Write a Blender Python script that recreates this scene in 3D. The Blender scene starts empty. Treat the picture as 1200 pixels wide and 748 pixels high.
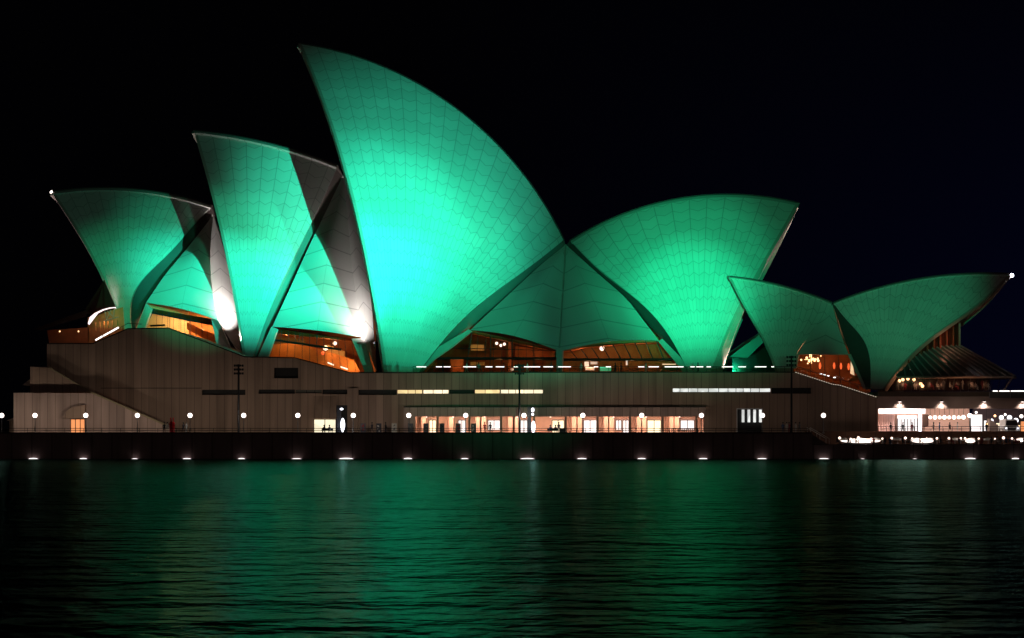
import bpy, bmesh, math, random
import numpy as np
from mathutils import Vector, Matrix
random.seed(7)
R = math.radians
sc = bpy.context.scene
COL = sc.collection

# ---------------------------------------------------------------- camera, world, lights
F = 2545.0                      # focal length in pixels of a 1200 px wide picture
CY, CH = -350.0, 5.0            # the camera stands 350 m from the podium wall, 5 m above the water
cam = bpy.data.objects.new('camera', bpy.data.cameras.new('camera'))
COL.objects.link(cam)
cam.location = (0, CY, CH)
cam.rotation_euler = (R(90), 0, 0)
cam.data.sensor_width = 36
cam.data.lens = 36 * F / 1200
cam.data.shift_y = 126 / 1200
cam.data.clip_end = 6000
cam.data.clip_start = 0.5
sc.camera = cam

w = bpy.data.worlds.new('World'); sc.world = w; w.use_nodes = True
nt = w.node_tree; nt.nodes.clear()
out = nt.nodes.new('ShaderNodeOutputWorld'); bg = nt.nodes.new('ShaderNodeBackground')
tc = nt.nodes.new('ShaderNodeTexCoord'); sp = nt.nodes.new('ShaderNodeSeparateXYZ')
rmp = nt.nodes.new('ShaderNodeMapRange'); rmp.inputs[1].default_value = -0.05; rmp.inputs[2].default_value = 0.35
hz = nt.nodes.new('ShaderNodeMapRange'); hz.inputs[1].default_value = 0.25; hz.inputs[2].default_value = 0.0
ml = nt.nodes.new('ShaderNodeMath'); ml.operation = 'MULTIPLY'
mx = nt.nodes.new('ShaderNodeMixRGB'); mx.inputs[1].default_value = (.00035, .00035, .0006, 1); mx.inputs[2].default_value = (.0008, .0012, .0085, 1)
nt.links.new(tc.outputs['Generated'], sp.inputs[0]); nt.links.new(sp.outputs[0], rmp.inputs[0]); nt.links.new(sp.outputs[2], hz.inputs[0])
nt.links.new(rmp.outputs[0], ml.inputs[0]); nt.links.new(hz.outputs[0], ml.inputs[1])
nt.links.new(ml.outputs[0], mx.inputs[0]); nt.links.new(mx.outputs[0], bg.inputs[0]); nt.links.new(bg.outputs[0], out.inputs[0])
sc.view_settings.view_transform = 'Standard'; sc.view_settings.look = 'None'
sc.view_settings.exposure = 0; sc.view_settings.gamma = 1
sc.cycles.max_bounces = 5; sc.cycles.diffuse_bounces = 2; sc.cycles.glossy_bounces = 3; sc.cycles.transparent_max_bounces = 8
sc.cycles.sample_clamp_indirect = 3.0; sc.cycles.caustics_reflective = False; sc.cycles.caustics_refractive = False

def G(px, py, Y):               # the world point at depth Y that lies on a line of sight
    k = (Y - CY) / F
    return Vector(((px - 600) * k, Y, CH + (500 - py) * k))

def aim(o, tgt):
    o.rotation_euler = (Vector(tgt) - o.location).to_track_quat('-Z', 'Y').to_euler()
def spot(loc, tgt, E, col, cone, blend=1.0, rad=0.6):
    """a floodlight that gives irradiance E at its target"""
    l = bpy.data.lights.new('floodlight', 'SPOT'); d = (Vector(tgt) - Vector(loc)).length
    l.energy = E * 4 * math.pi * d * d; l.color = col; l.spot_size = R(cone); l.spot_blend = blend; l.shadow_soft_size = rad
    o = bpy.data.objects.new('floodlight', l); COL.objects.link(o); o.location = loc; aim(o, tgt)
    return o
def point(loc, power, col, rad=0.25):
    l = bpy.data.lights.new('lamp_light', 'POINT'); l.energy = power; l.color = col; l.shadow_soft_size = rad
    o = bpy.data.objects.new('lamp_light', l); COL.objects.link(o); o.location = loc
    return o

def down(loc, power, col, sx, sy, rx=0):
    l = bpy.data.lights.new('ceiling_light', 'AREA'); l.shape = 'RECTANGLE'; l.size = sx; l.size_y = sy; l.energy = power; l.color = col
    o = bpy.data.objects.new('ceiling_light', l); COL.objects.link(o); o.location = loc; o.rotation_euler.x = R(rx); return o

sun = bpy.data.objects.new('moon_and_city_glow', bpy.data.lights.new('moon_and_city_glow', 'SUN')); COL.objects.link(sun)
sun.data.energy = 0.026; sun.data.angle = R(25); sun.data.color = (1, .76, .66)
sun.location = (0, -300, 100); sun.rotation_euler = Vector((.15, 1, -.30)).to_track_quat('-Z', 'Y').to_euler()

GREEN = (.012, 1.0, .44); CYAN = (.03, 1.0, .55); DIM = (.04, 1.0, .47)
# floodlights on the quays across the cove, right of the camera, plus two added fills
TEAL = (.035, 1.0, .62); HOT = (.022, 1.0, .68)
MINT = (.02, 1.0, .52)
spot((150, -235, 9), G(445, 325, 28.5), 2.8, HOT, 5.0, 1.0, .3)
spot((150, -235, 9), G(455, 265, 31), 2.4, HOT, 6.4, 1.0, .3)
spot((150, -235, 9), G(480, 300, 31), 2.6, MINT, 9.0, 1.0, .3)
spot((150, -235, 9), G(510, 220, 36), 2.2, TEAL, 9.6, 1.0, .3)
spot((212, -194, 9), G(287, 340, 38), 7, HOT, 3.9, 1.0, .3)
spot((212, -194, 9), G(306, 300, 41), 2.4, MINT, 4.5, 1.0, .3)
spot((212, -194, 9), G(255, 240, 46), .16, TEAL, 13, 1.0, .3)  # added weak fill that keeps the left sail tops from going black
spot((140, -242, 9), G(345, 310, 41), .35, GREEN, 4.8, .9, .3)
spot((140, -242, 9), G(368, 370, 35), 1.0, TEAL, 2.6, 1.0, .3)
spot((20, -275, 9), G(808, 350, 28.7), 3.0, GREEN, 4.8, 1.0, .3)
spot((20, -275, 9), G(800, 320, 32), 1.7, GREEN, 7.2, 1.0, .3)
spot((20, -275, 9), G(810, 290, 34), .6, GREEN, 11, 1.0, .3)
spot((60, -260, 9), G(152, 335, 44), 1.15, GREEN, 4.7, 1.0, .3)
spot((60, -260, 9), G(205, 340, 43), .7, GREEN, 3.2, 1.0, .3)
spot((-20, -270, 9), G(1052, 344, 9), .64, DIM, 6.3, .9, .3)
spot((-20, -270, 9), G(918, 372, 17), .10, DIM, 4.2, .8, .3)
spot((60, -260, 9), G(655, 362, 34), .22, TEAL, 7, .9, .3)
spot((60, -260, 9), G(570, 430, 0), .20, GREEN, 8, 1.0, .3)  # added fill in place of green bounce on the podium

# ---------------------------------------------------------------- materials
MATS = {}
def base_mat(name):
    m = bpy.data.materials.new(name); m.use_nodes = True; MATS[name] = m
    return m, m.node_tree, m.node_tree.nodes['Principled BSDF']
def N(nt, t, **kw):
    n = nt.nodes.new(t)
    for k, v in kw.items(): setattr(n, k, v)
    return n
def M2(nt, op, a, b=None, c=None):
    n = nt.nodes.new('ShaderNodeMath'); n.operation = op
    for i, x in enumerate((a, b, c)):
        if x is None: continue
        if isinstance(x, (int, float)): n.inputs[i].default_value = x
        else: nt.links.new(x, n.inputs[i])
    return n.outputs[0]
def mixc(nt, fac, a, b):
    n = nt.nodes.new('ShaderNodeMixRGB')
    for i, x in enumerate((fac, a, b)):
        if isinstance(x, (tuple, float, int)): n.inputs[i].default_value = (*x, 1) if isinstance(x, tuple) else x
        else: nt.links.new(x, n.inputs[i])
    return n.outputs[0]
def mat(name, col, rough=.7, metal=0, vary=.25, scale=.6, spec=.4, bump=0):
    m, nt, b = base_mat(name)
    t = N(nt, 'ShaderNodeTexCoord'); nz = N(nt, 'ShaderNodeTexNoise'); nz.inputs['Scale'].default_value = scale; nz.inputs['Detail'].default_value = 6
    nt.links.new(t.outputs['Object'], nz.inputs['Vector'])
    f = M2(nt, 'MULTIPLY_ADD', nz.outputs['Fac'], 2 * vary, 1 - vary)
    c = N(nt, 'ShaderNodeVectorMath', operation='SCALE'); c.inputs[0].default_value = col; nt.links.new(f, c.inputs['Scale'])
    nt.links.new(c.outputs[0], b.inputs['Base Color'])
    b.inputs['Roughness'].default_value = rough; b.inputs['Metallic'].default_value = metal; b.inputs['Specular IOR Level'].default_value = spec
    if bump:
        bp = N(nt, 'ShaderNodeBump'); bp.inputs['Strength'].default_value = bump; nt.links.new(nz.outputs['Fac'], bp.inputs['Height']); nt.links.new(bp.outputs[0], b.inputs['Normal'])
    return m
def emis(name, col, s, vary=0, scale=1.0):
    m, nt, b = base_mat(name)
    b.inputs['Base Color'].default_value = (*[min(1, c * .5) for c in col], 1); b.inputs['Emission Color'].default_value = (*col, 1)
    b.inputs['Emission Strength'].default_value = s
    if vary:
        t = N(nt, 'ShaderNodeTexCoord'); v = N(nt, 'ShaderNodeTexVoronoi'); v.inputs['Scale'].default_value = scale
        nt.links.new(t.outputs['Object'], v.inputs['Vector']); sx = N(nt, 'ShaderNodeSeparateXYZ'); nt.links.new(v.outputs['Color'], sx.inputs[0])
        nt.links.new(M2(nt, 'MULTIPLY_ADD', sx.outputs[0], s * vary, s * (1 - vary)), b.inputs['Emission Strength'])
    return m

def tile_material(name, pu, pv, chev, col=(.70, .68, .63), lw=.024):
    """off-white ceramic lids: UV.x counts ribs, UV.y is metres up the rib"""
    m, nt, b = base_mat(name)
    uv = N(nt, 'ShaderNodeUVMap'); s = N(nt, 'ShaderNodeSeparateXYZ'); nt.links.new(uv.outputs[0], s.inputs[0])
    u, v = s.outputs[0], s.outputs[1]
    fu = M2(nt, 'FRACT', M2(nt, 'MULTIPLY', u, pu))
    tri = M2(nt, 'ABSOLUTE', M2(nt, 'SUBTRACT', fu, .5))
    vv = M2(nt, 'SUBTRACT', M2(nt, 'DIVIDE', v, pv), M2(nt, 'MULTIPLY', tri, chev))
    fv = M2(nt, 'FRACT', vv)
    lu = M2(nt, 'GREATER_THAN', tri, .5 - lw)
    lv = M2(nt, 'LESS_THAN', fv, .055)
    half = M2(nt, 'MULTIPLY', M2(nt, 'LESS_THAN', tri, .03 if lw > .01 else .004), M2(nt, 'LESS_THAN', v, 30.0))
    line = M2(nt, 'MAXIMUM', M2(nt, 'MAXIMUM', lu, lv), M2(nt, 'MULTIPLY', half, .6))
    wn = N(nt, 'ShaderNodeTexWhiteNoise', noise_dimensions='2D'); cx = N(nt, 'ShaderNodeCombineXYZ')
    nt.links.new(M2(nt, 'FLOOR', M2(nt, 'MULTIPLY', u, pu)), cx.inputs[0]); nt.links.new(M2(nt, 'FLOOR', vv), cx.inputs[1]); nt.links.new(cx.outputs[0], wn.inputs['Vector'])
    nz = N(nt, 'ShaderNodeTexNoise'); nz.inputs['Scale'].default_value = .12; nz.inputs['Detail'].default_value = 5
    t = N(nt, 'ShaderNodeTexCoord'); nt.links.new(t.outputs['Object'], nz.inputs['Vector'])
    k = M2(nt, 'ADD', M2(nt, 'MULTIPLY_ADD', wn.outputs['Value'], .10, .80), M2(nt, 'MULTIPLY', nz.outputs['Fac'], .22))
    c = N(nt, 'ShaderNodeVectorMath', operation='SCALE'); c.inputs[0].default_value = col; nt.links.new(k, c.inputs['Scale'])
    nt.links.new(mixc(nt, M2(nt, 'MULTIPLY', line, .50), c.outputs[0], (.16, .155, .14)), b.inputs['Base Color'])
    nt.links.new(M2(nt, 'MULTIPLY_ADD', wn.outputs['Value'], .28, .30), b.inputs['Roughness']); b.inputs['Specular IOR Level'].default_value = .35
    bp = N(nt, 'ShaderNodeBump'); bp.inputs['Strength'].default_value = .25; bp.inputs['Distance'].default_value = .05
    nt.links.new(M2(nt, 'SUBTRACT', 1.0, line), bp.inputs['Height']); nt.links.new(bp.outputs[0], b.inputs['Normal'])
    return m
TILE = tile_material('ceramic_tile_lids', 1.0, 2.5, .62)
TILES = tile_material('side_shell_tile_lids', .5, 3.4, .9, lw=.005)
CONC = mat('rib_concrete', (.46, .38, .33), .75, vary=.2, scale=.8)
LOUV_SHADE = mat('louvre_concrete', (.085, .06, .055), .8, vary=.2, scale=.5)  # darker copy of one concrete: shade of the unlit bands put into the colour

LOUV_LIT = mat('pale_louvre_concrete', (.24, .19, .17), .8, vary=.2, scale=.5)  # lighter copy of the same concrete for bands that catch the light

def panel_material(name, col, pitch, phase=0, vr=.26):
    """pinkish precast granite panels with vertical joints"""
    m, nt, b = base_mat(name)
    t = N(nt, 'ShaderNodeTexCoord'); s = N(nt, 'ShaderNodeSeparateXYZ'); nt.links.new(t.outputs['Object'], s.inputs[0])
    a = M2(nt, 'ADD', M2(nt, 'DIVIDE', s.outputs[0], pitch), phase)
    line = M2(nt, 'LESS_THAN', M2(nt, 'FRACT', a), .07)
    wn = N(nt, 'ShaderNodeTexWhiteNoise', noise_dimensions='1D'); nt.links.new(M2(nt, 'FLOOR', a), wn.inputs['W'])
    nz = N(nt, 'ShaderNodeTexNoise'); nz.inputs['Scale'].default_value = .35; nz.inputs['Detail'].default_value = 8
    mp = N(nt, 'ShaderNodeMapping'); mp.inputs['Scale'].default_value = (2.4, 1.6, .18); nt.links.new(t.outputs['Object'], mp.inputs[0]); nt.links.new(mp.outputs[0], nz.inputs['Vector'])
    k = M2(nt, 'ADD', M2(nt, 'MULTIPLY_ADD', wn.outputs['Value'], vr, .47 - vr / 2), M2(nt, 'MULTIPLY', nz.outputs['Fac'], .9))
    c = N(nt, 'ShaderNodeVectorMath', operation='SCALE'); c.inputs[0].default_value = col; nt.links.new(k, c.inputs['Scale'])
    nt.links.new(mixc(nt, M2(nt, 'MULTIPLY', line, .55), c.outputs[0], (.05, .035, .03)), b.inputs['Base Color'])
    b.inputs['Roughness'].default_value = .8; b.inputs['Specular IOR Level'].default_value = .3
    return m
GRAN = panel_material('pink_granite_panels', (.42, .29, .225), 1.22)
GRAN2 = panel_material('pale_granite_panels', (.50, .36, .32), 1.22, .5)
BROWN = panel_material('terrace_wall_panels', (.16, .075, .045), 2.4)
SEAW = panel_material('dark_wet_sandstone', (.30, .20, .185), 3.1, 0, .08)
PAVE = mat('granite_paving', (.16, .12, .10), .7)
DECK = mat('podium_paving', (.22, .17, .15), .8)
DARKM = mat('dark_painted_metal', (.03, .03, .035), .5, .6)
BLACK = mat('unlit_opening', (.012, .011, .012), .5)
GREYM = mat('grey_metal', (.34, .34, .35), .5, .3, vary=.3, scale=2)
GREYW = mat('dim_grey_glazing', (.14, .14, .12), .3)
COPE = mat('dark_bronze_coping', (.025, .022, .02), .5, .5)
BRONZE = mat('bronze_glass', (.05, .02, .015), .15, 0, spec=.8)
WOOD = mat('plywood_panelling', (.66, .27, .08), .55, vary=.4, scale=.9)
WOODR = mat('red_brown_panelling', (.52, .17, .06), .55, vary=.45, scale=.7)
CREAM = mat('cream_foyer_wall', (.80, .62, .34), .6, vary=.2, scale=.8)
REDF = mat('red_steel_fins', (.45, .07, .035), .5)
PINKW = mat('warm_plaster', (.72, .46, .36), .8, vary=.15, scale=1.5)
WHITEP = mat('white_paint', (.8, .78, .74), .5, vary=.08)
REDP = mat('red_paint', (.62, .012, .02), .4, vary=.1)
ORANGEC = mat('orange_canvas', (.75, .30, .08), .7)
SKIN = mat('skin', (.45, .27, .18), .6, vary=.05)
HAIR = mat('dark_hair', (.03, .02, .015), .6)
CLOTH = [mat(n, c, .85, vary=.1) for n, c in (('dark_cloth', (.02, .02, .03)), ('pale_cloth', (.55, .53, .5)), ('blue_cloth', (.05, .10, .22)), ('maroon_cloth', (.25, .03, .04)), ('grey_cloth', (.16, .16, .17)))]
LAMPW = emis('lamp_globe_glow', (1, .86, .78), 3.2)
GLOBE = emis('street_globe_glow', (1, .84, .76), 4)
LAMPW2 = emis('cool_lamp_glow', (.88, .90, 1), 3)
STRIP = emis('white_strip_light', (1, .92, .85), 2.2)
OVAL_GLOW = emis('waterline_lamp_glow', (1, .90, .92), 2.2)
WINY = emis('lit_window_yellow', (1, .74, .36), 1.25, .35, .55)
WINC = emis('lit_window_cream', (1, .82, .56), 1.5, .25, .5)
WINW = emis('lit_window_white', (.93, .95, .92), 1.05, .45, .9)
DOORW = emis('bright_doorway', (1, .88, .62), 1.35, .3, .7)
ORAD = emis('orange_doorway', (1, .36, .13), .95, .3, .8)
WHITEB = emis('bright_shopfront', (1, .93, .92), 1.3, .3, .8)
REDL = emis('red_pendant_glow', (1, .16, .05), 1.6)
WARML = emis('warm_bulb_glow', (1, .55, .25), 3.0)
STARL = emis('beacon_glow', (.85, .88, 1), 22)

def glass_material():
    m, nt, b = base_mat('window_glass')
    o = [n for n in nt.nodes if n.type == 'OUTPUT_MATERIAL'][0]
    tr = N(nt, 'ShaderNodeBsdfTransparent'); tr.inputs[0].default_value = (.80, .74, .68, 1)
    gl = N(nt, 'ShaderNodeBsdfGlossy'); gl.inputs['Roughness'].default_value = .05
    fr = N(nt, 'ShaderNodeFresnel'); fr.inputs[0].default_value = 1.35
    ms = N(nt, 'ShaderNodeMixShader'); nt.links.new(fr.outputs[0], ms.inputs[0]); nt.links.new(tr.outputs[0], ms.inputs[1]); nt.links.new(gl.outputs[0], ms.inputs[2]); nt.links.new(ms.outputs[0], o.inputs[0])
    return m
GLASS = glass_material()

def water_material():
    m, nt, b = base_mat('night_harbour_water')
    t = N(nt, 'ShaderNodeTexCoord')
    def noise(sx, sy, sc_, det):
        mp = N(nt, 'ShaderNodeMapping'); mp.inputs['Scale'].default_value = (sx, sy, 1); nt.links.new(t.outputs['Object'], mp.inputs[0])
        n = N(nt, 'ShaderNodeTexNoise'); n.inputs['Scale'].default_value = sc_; n.inputs['Detail'].default_value = det; nt.links.new(mp.outputs[0], n.inputs['Vector']); return n.outputs['Fac']
    a = noise(.62, .55, 1.0, 3); c = noise(.16, .26, .5, 3)
    h = M2(nt, 'ADD', M2(nt, 'MULTIPLY', a, .27), M2(nt, 'MULTIPLY', c, .6))
    bp = N(nt, 'ShaderNodeBump'); bp.inputs['Strength'].default_value = 1.0; bp.inputs['Distance'].default_value = 1.0
    nt.links.new(h, bp.inputs['Height']); nt.links.new(bp.outputs[0], b.inputs['Normal'])
    o = [n for n in nt.nodes if n.type == 'OUTPUT_MATERIAL'][0]
    b.inputs['Base Color'].default_value = (.0006, .0014, .0028, 1); b.inputs['Roughness'].default_value = 1; b.inputs['Specular IOR Level'].default_value = 0
    gl = N(nt, 'ShaderNodeBsdfGlossy'); gl.inputs['Color'].default_value = (.105, .245, .20, 1); gl.inputs['Roughness'].default_value = .22; nt.links.new(bp.outputs[0], gl.inputs['Normal'])
    fr = N(nt, 'ShaderNodeFresnel'); fr.inputs[0].default_value = 1.33; nt.links.new(bp.outputs[0], fr.inputs['Normal'])
    ms = N(nt, 'ShaderNodeMixShader'); nt.links.new(fr.outputs[0], ms.inputs[0]); nt.links.new(b.outputs[0], ms.inputs[1]); nt.links.new(gl.outputs[0], ms.inputs[2]); nt.links.new(ms.outputs[0], o.inputs[0])
    return m
WATER = water_material()

# ---------------------------------------------------------------- mesh helpers
class MB:
    def __init__(s): s.v = []; s.f = []; s.uv = []; s.sm = []; s.mi = []
    def face(s, pts, uv=None, smooth=False, mi=0):
        i = len(s.v); s.v += [tuple(p) for p in pts]; s.f.append(tuple(range(i, i + len(pts)))); s.uv.append(uv or [(0, 0)] * len(pts)); s.sm.append(smooth); s.mi.append(mi)
    def grid(s, P, UV=None, smooth=True, mi=0):
        n, m = len(P), len(P[0]); i = len(s.v)
        for r in P: s.v += [tuple(p) for p in r]
        for a in range(n - 1):
            for b in range(m - 1):
                q = [(a, b), (a + 1, b), (a + 1, b + 1), (a, b + 1)]
                s.f.append(tuple(i + x * m + y for x, y in q)); s.uv.append([UV[x][y] for x, y in q] if UV else [(0, 0)] * 4); s.sm.append(smooth); s.mi.append(mi)
    def sheet(s, P, Q, UV=None):
        """two facing grids and the border between them"""
        s.grid(P, UV); s.grid(Q, UV)
        for e, g in ((P[0], Q[0]), (P[-1], Q[-1]), ([r[0] for r in P], [r[0] for r in Q]), ([r[-1] for r in P], [r[-1] for r in Q])):
            s.grid([e, g], None, False)
    def box(s, x0, x1, y0, y1, z0, z1, mi=0):
        p = [Vector((x, y, z)) for z in (z0, z1) for y in (y0, y1) for x in (x0, x1)]
        for q in ((0, 2, 3, 1), (4, 5, 7, 6), (0, 1, 5, 4), (2, 6, 7, 3), (0, 4, 6, 2), (1, 3, 7, 5)): s.face([p[k] for k in q], mi=mi)
    def prism(s, pts, d, mi=0):
        """polygon (3-D points) swept by vector d"""
        d = Vector(d); a = [Vector(p) for p in pts]; b = [p + d for p in a]
        s.face(a, mi=mi); s.face(b[::-1], mi=mi)
        for k in range(len(a)): s.face([a[k], b[k], b[(k + 1) % len(a)], a[(k + 1) % len(a)]], mi=mi)
    def tube(s, pts, r, n=8, mi=0, cap=True):
        pts = [Vector(p) for p in pts]; rr = r if isinstance(r, (list, tuple)) else [r] * len(pts); rings = []
        for k, p in enumerate(pts):
            d = (pts[min(k + 1, len(pts) - 1)] - pts[max(k - 1, 0)]).normalized()
            a = d.orthogonal().normalized(); b = d.cross(a)
            if abs(d.z) > .99: a, b = Vector((1, 0, 0)), Vector((0, 1, 0))
            rings.append([p + (a * math.cos(t) + b * math.sin(t)) * rr[k] for t in [2 * math.pi * j / n for j in range(n + 1)]])
        s.grid(rings, None, True, mi)
        if cap:
            s.face(rings[0][:-1], mi=mi); s.face(rings[-1][:-1], mi=mi)
    def lathe(s, c, prof, n=16, mi=0, sy=1):
        c = Vector(c)
        s.grid([[c + Vector((r * math.cos(t), sy * r * math.sin(t), z)) for t in [2 * math.pi * j / n for j in range(n + 1)]] for r, z in prof], None, True, mi)
    def ball(s, c, r, n=14, mi=0, sz=1): s.lathe(c, [(r * math.sin(math.pi * k / n) + 1e-4, -r * sz * math.cos(math.pi * k / n)) for k in range(n + 1)], n + 4, mi)
    def build(s, name, mats, parent=None, origin=None):
        me = bpy.data.meshes.new(name); o = bpy.data.objects.new(name, me)
        off = Vector(origin) if origin is not None else Vector((0, 0, 0))
        me.from_pydata([tuple(Vector(v) - off) for v in s.v], [], s.f)
        lay = me.uv_layers.new(name='UVMap'); k = 0; data = []
        for u in s.uv:
            for q in u: data += [q[0], q[1]]
        lay.data.foreach_set('uv', data)
        me.polygons.foreach_set('use_smooth', s.sm); me.polygons.foreach_set('material_index', s.mi)
        for m in (mats if isinstance(mats, (list, tuple)) else [mats]): me.materials.append(m)
        bm = bmesh.new(); bm.from_mesh(me); bmesh.ops.remove_doubles(bm, verts=bm.verts, dist=1e-5) if not any(s.sm) else None
        bmesh.ops.recalc_face_normals(bm, faces=bm.faces); bm.to_mesh(me); bm.free()
        COL.objects.link(o); o.location = off
        if parent is not None:
            o.parent = parent; o.location = off - parent_loc(parent)
        return o
def parent_loc(p):
    v = Vector(p.location)
    while p.parent: p = p.parent; v += p.location
    return v
def tag(o, label=None, cat=None, group=None, kind=None):
    for k, v in (('label', label), ('category', cat), ('group', group), ('kind', kind)):
        if v: o[k] = v
    return o
def empty(name, loc, label, cat, group=None, rz=0):
    o = bpy.data.objects.new(name, None); COL.objects.link(o); o.location = loc; o.rotation_euler.z = rz
    return tag(o, label, cat, group)
def copy_tree(o, parent=None):
    c = o.copy(); COL.objects.link(c)
    if parent is not None: c.parent = parent
    for ch in list(o.children): copy_tree(ch, c)
    return c
def lp(a, b, t): return tuple(x + (y - x) * t for x, y in zip(a, b))

# ---------------------------------------------------------------- water, land, sea wall
mb = MB(); mb.face([(-2500, -420, 0), (2500, -420, 0), (2500, 3500, 0), (-2500, 3500, 0)]); tag(mb.build('harbour_water', WATER), kind='structure')
ZB = G(0, 508.3, -14).z         # broadwalk level
ZT = G(0, 521.8, -14).z         # lower terrace level on the right
XE = G(952, 0, -14).x
XR = 190.0
mb = MB(); mb.box(-160, XR, -5.5, 160, 0.05, ZB); mb.box(-160, XE, -13.4, -5.5, .05, ZB)
tag(mb.build('broadwalk', PAVE), kind='structure')
mb = MB(); mb.box(XE + .01, XR, -13.4, -5.52, .05, ZT); tag(mb.build('lower_terrace_pavement', PAVE), kind='structure')
s = empty('sea_wall', (0, -14, 0), 'long dark stone sea wall along the water under the broadwalk', 'sea wall')
mb = MB(); mb.box(-160, XE, -14, -13.41, -2, ZB + .02); mb.box(XE + .01, XR, -14, -13.41, -2, ZT + .02); mb.build('wall_face', SEAW, s)
mb = MB(); mb.box(-160, XE, -14.12, -13.3, ZB + .021, ZB + .2); mb.build('coping', mat('sea_wall_coping', (.06, .035, .03), .7), s)
mb = MB(); mb.box(XE + .01, XR, -14.12, -13.3, ZT + .021, ZT + .12); mb.build('coping', MATS['sea_wall_coping'], s)
mb = MB(); mb.box(XE, XR, -5.51, -5.2, ZT, ZB - .01); mb.box(XE, XR, -5.6, -5.1, ZB - .01, ZB + .35)
tag(mb.build('terrace_wall', BROWN), 'long low brown wall behind the lower terrace diners', 'wall')
# stair between the two levels
st = empty('terrace_stair', (XE + 1.2, -9, ZT), 'short stair with pale handrails at the left end of the lower terrace', 'stair')
mb = MB(); n = 9
for k in range(n): mb.box(XE + .03 + k * .3, XE + .03 + (k + 1) * .3, -12.6, -5.7, ZT + .01, ZB - (k + .6) * (ZB - ZT) / n)
mb.build('steps', PAVE, st)
for yy in (-12.7, -9.2):
    mb = MB(); mb.tube([(XE - .2, yy, ZB + .95), (XE + 2.9, yy, ZT + .95)], .05); 
    for t in (0, .5, 1): mb.tube([(XE - .1 + t * 2.9, yy, ZB - t * (ZB - ZT)), (XE - .1 + t * 2.9, yy, ZB + .93 - t * (ZB - ZT))], .035)
    mb.build('handrail', WHITEP, st)

# ---------------------------------------------------------------- podium
PROF = [(55, 403.5), (109, 403.5), (150, 386), (198, 385.3), (287, 419), (345, 420), (410, 437.5), (932, 437), (976, 452), (985, 453), (1028, 467)]
def top(x):
    for (a, b), (c, d) in zip(PROF, PROF[1:]):
        if a <= x <= c: return b + (d - b) * (x - a) / (c - a)
pod = empty('podium_building', (G(540, 508, 0).x, 20, ZB), 'huge pink granite podium with slit windows that carries the shell roofs', 'podium')
HOLES = [(236.6, 287.5, 456.8, 463, BLACK, 0), (303, 345.5, 456.6, 461.6, BLACK, 0), (346.2, 377, 457, 461, GREYW, 0), (377.6, 407, 456.6, 462, BLACK, 0),
         (420, 465, 456.8, 463, BLACK, 0), (465.8, 494.6, 456.8, 461.6, WINY, 0), (496.2, 525.5, 456.8, 461.6, WINC, 0), (526.2, 556, 456.8, 461.6, BLACK, 0),
         (556.8, 585.4, 456.6, 461.4, WINY, 0), (587, 636, 456.6, 461.4, WINC, 0), (788.5, 903, 455.0, 459.8, WINW, 0),
         (321, 349.5, 431, 443.5, BLACK, 0), (904, 951, 454.6, 461.5, BLACK, 0),
         (487, 825, 488.3, 508.3, None, 0), (394, 407, 475, 508.3, BLACK, 0), (864, 893, 479.6, 508.3, BLACK, 0)]
def wall_with_holes(prof_top, bot, x0, x1, holes, extra_x, Y, depth):
    xs = sorted(set([x0, x1] + [h[0] for h in holes] + [h[1] for h in holes] + [x for x in extra_x if x0 < x < x1])); mb = MB()
    for a, b in zip(xs, xs[1:]):
        mid = (a + b) / 2; hs = sorted([h for h in holes if h[0] <= mid <= h[1]], key=lambda h: h[2])
        ya, yb = prof_top(a), prof_top(b)
        for h in hs:
            mb.face([G(a, ya, Y), G(b, yb, Y), G(b, h[2], Y), G(a, h[2], Y)]); ya = yb = h[3]
        if ya < bot - .05: mb.face([G(a, ya, Y), G(b, yb, Y), G(b, bot, Y), G(a, bot, Y)])
    for h in holes:
        c = [G(h[0], h[2], Y), G(h[1], h[2], Y), G(h[1], h[3], Y), G(h[0], h[3], Y)]; d = Vector((0, depth, 0))
        for k in range(4): mb.face([c[k], c[(k + 1) % 4], c[(k + 1) % 4] + d, c[k] + d])
    return mb
mb = wall_with_holes(top, 508.2, 55, 1028, HOLES, [p[0] for p in PROF], 0, .8)
# the roof, back and ends of the podium
for (a, b), (c, d) in zip(PROF, PROF[1:]):
    p, q = G(a, b, 0), G(c, d, 0); e = Vector((0, 78, 0)); mb.face([p, q, q + e, p + e], mi=1)
for x, y in (PROF[0], PROF[-1]):
    p = G(x, y, 0); q = G(x, 508.2, 0); e = Vector((0, 78, 0)); mb.face([p, q, q + e, p + e])
pts = [G(x, y, 0) + Vector((0, 78, 0)) for x, y in PROF] + [G(1028, 508.2, 0) + Vector((0, 78, 0)), G(55, 508.2, 0) + Vector((0, 78, 0))]
mb.face(pts)
o = mb.build('wall', [GRAN, DECK], pod)
for x0, x1, y0, y1, m, _ in HOLES:
    if m is None: continue
    mb = MB(); dy = .55 if m is not BLACK else .75
    a, b, c, d = G(x0, y0, 0), G(x1, y0, 0), G(x1, y1, 0), G(x0, y1, 0); e = Vector((0, dy, 0)); mb.prism([a + e, b + e, c + e, d + e], (0, .06, 0))
    wdw = mb.build('window' if y1 < 470 else 'doorway', m, pod)
    if m is not BLACK:
        mu = MB(); n = max(2, int((x1 - x0) / 9.6))
        for k in range(1, n):
            x = a.x + (b.x - a.x) * k / n; x += .35 * math.sin(k * 7.1 + x0); mu.box(x - .04, x + .04, .38, .54, c.z + .05, a.z - .05)
        mu.box(a.x, b.x, .38, .54, a.z - .05, a.z); mu.box(a.x, b.x, .38, .54, c.z, c.z + .05)
        mu.build('frame', DARKM, wdw)
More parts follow.
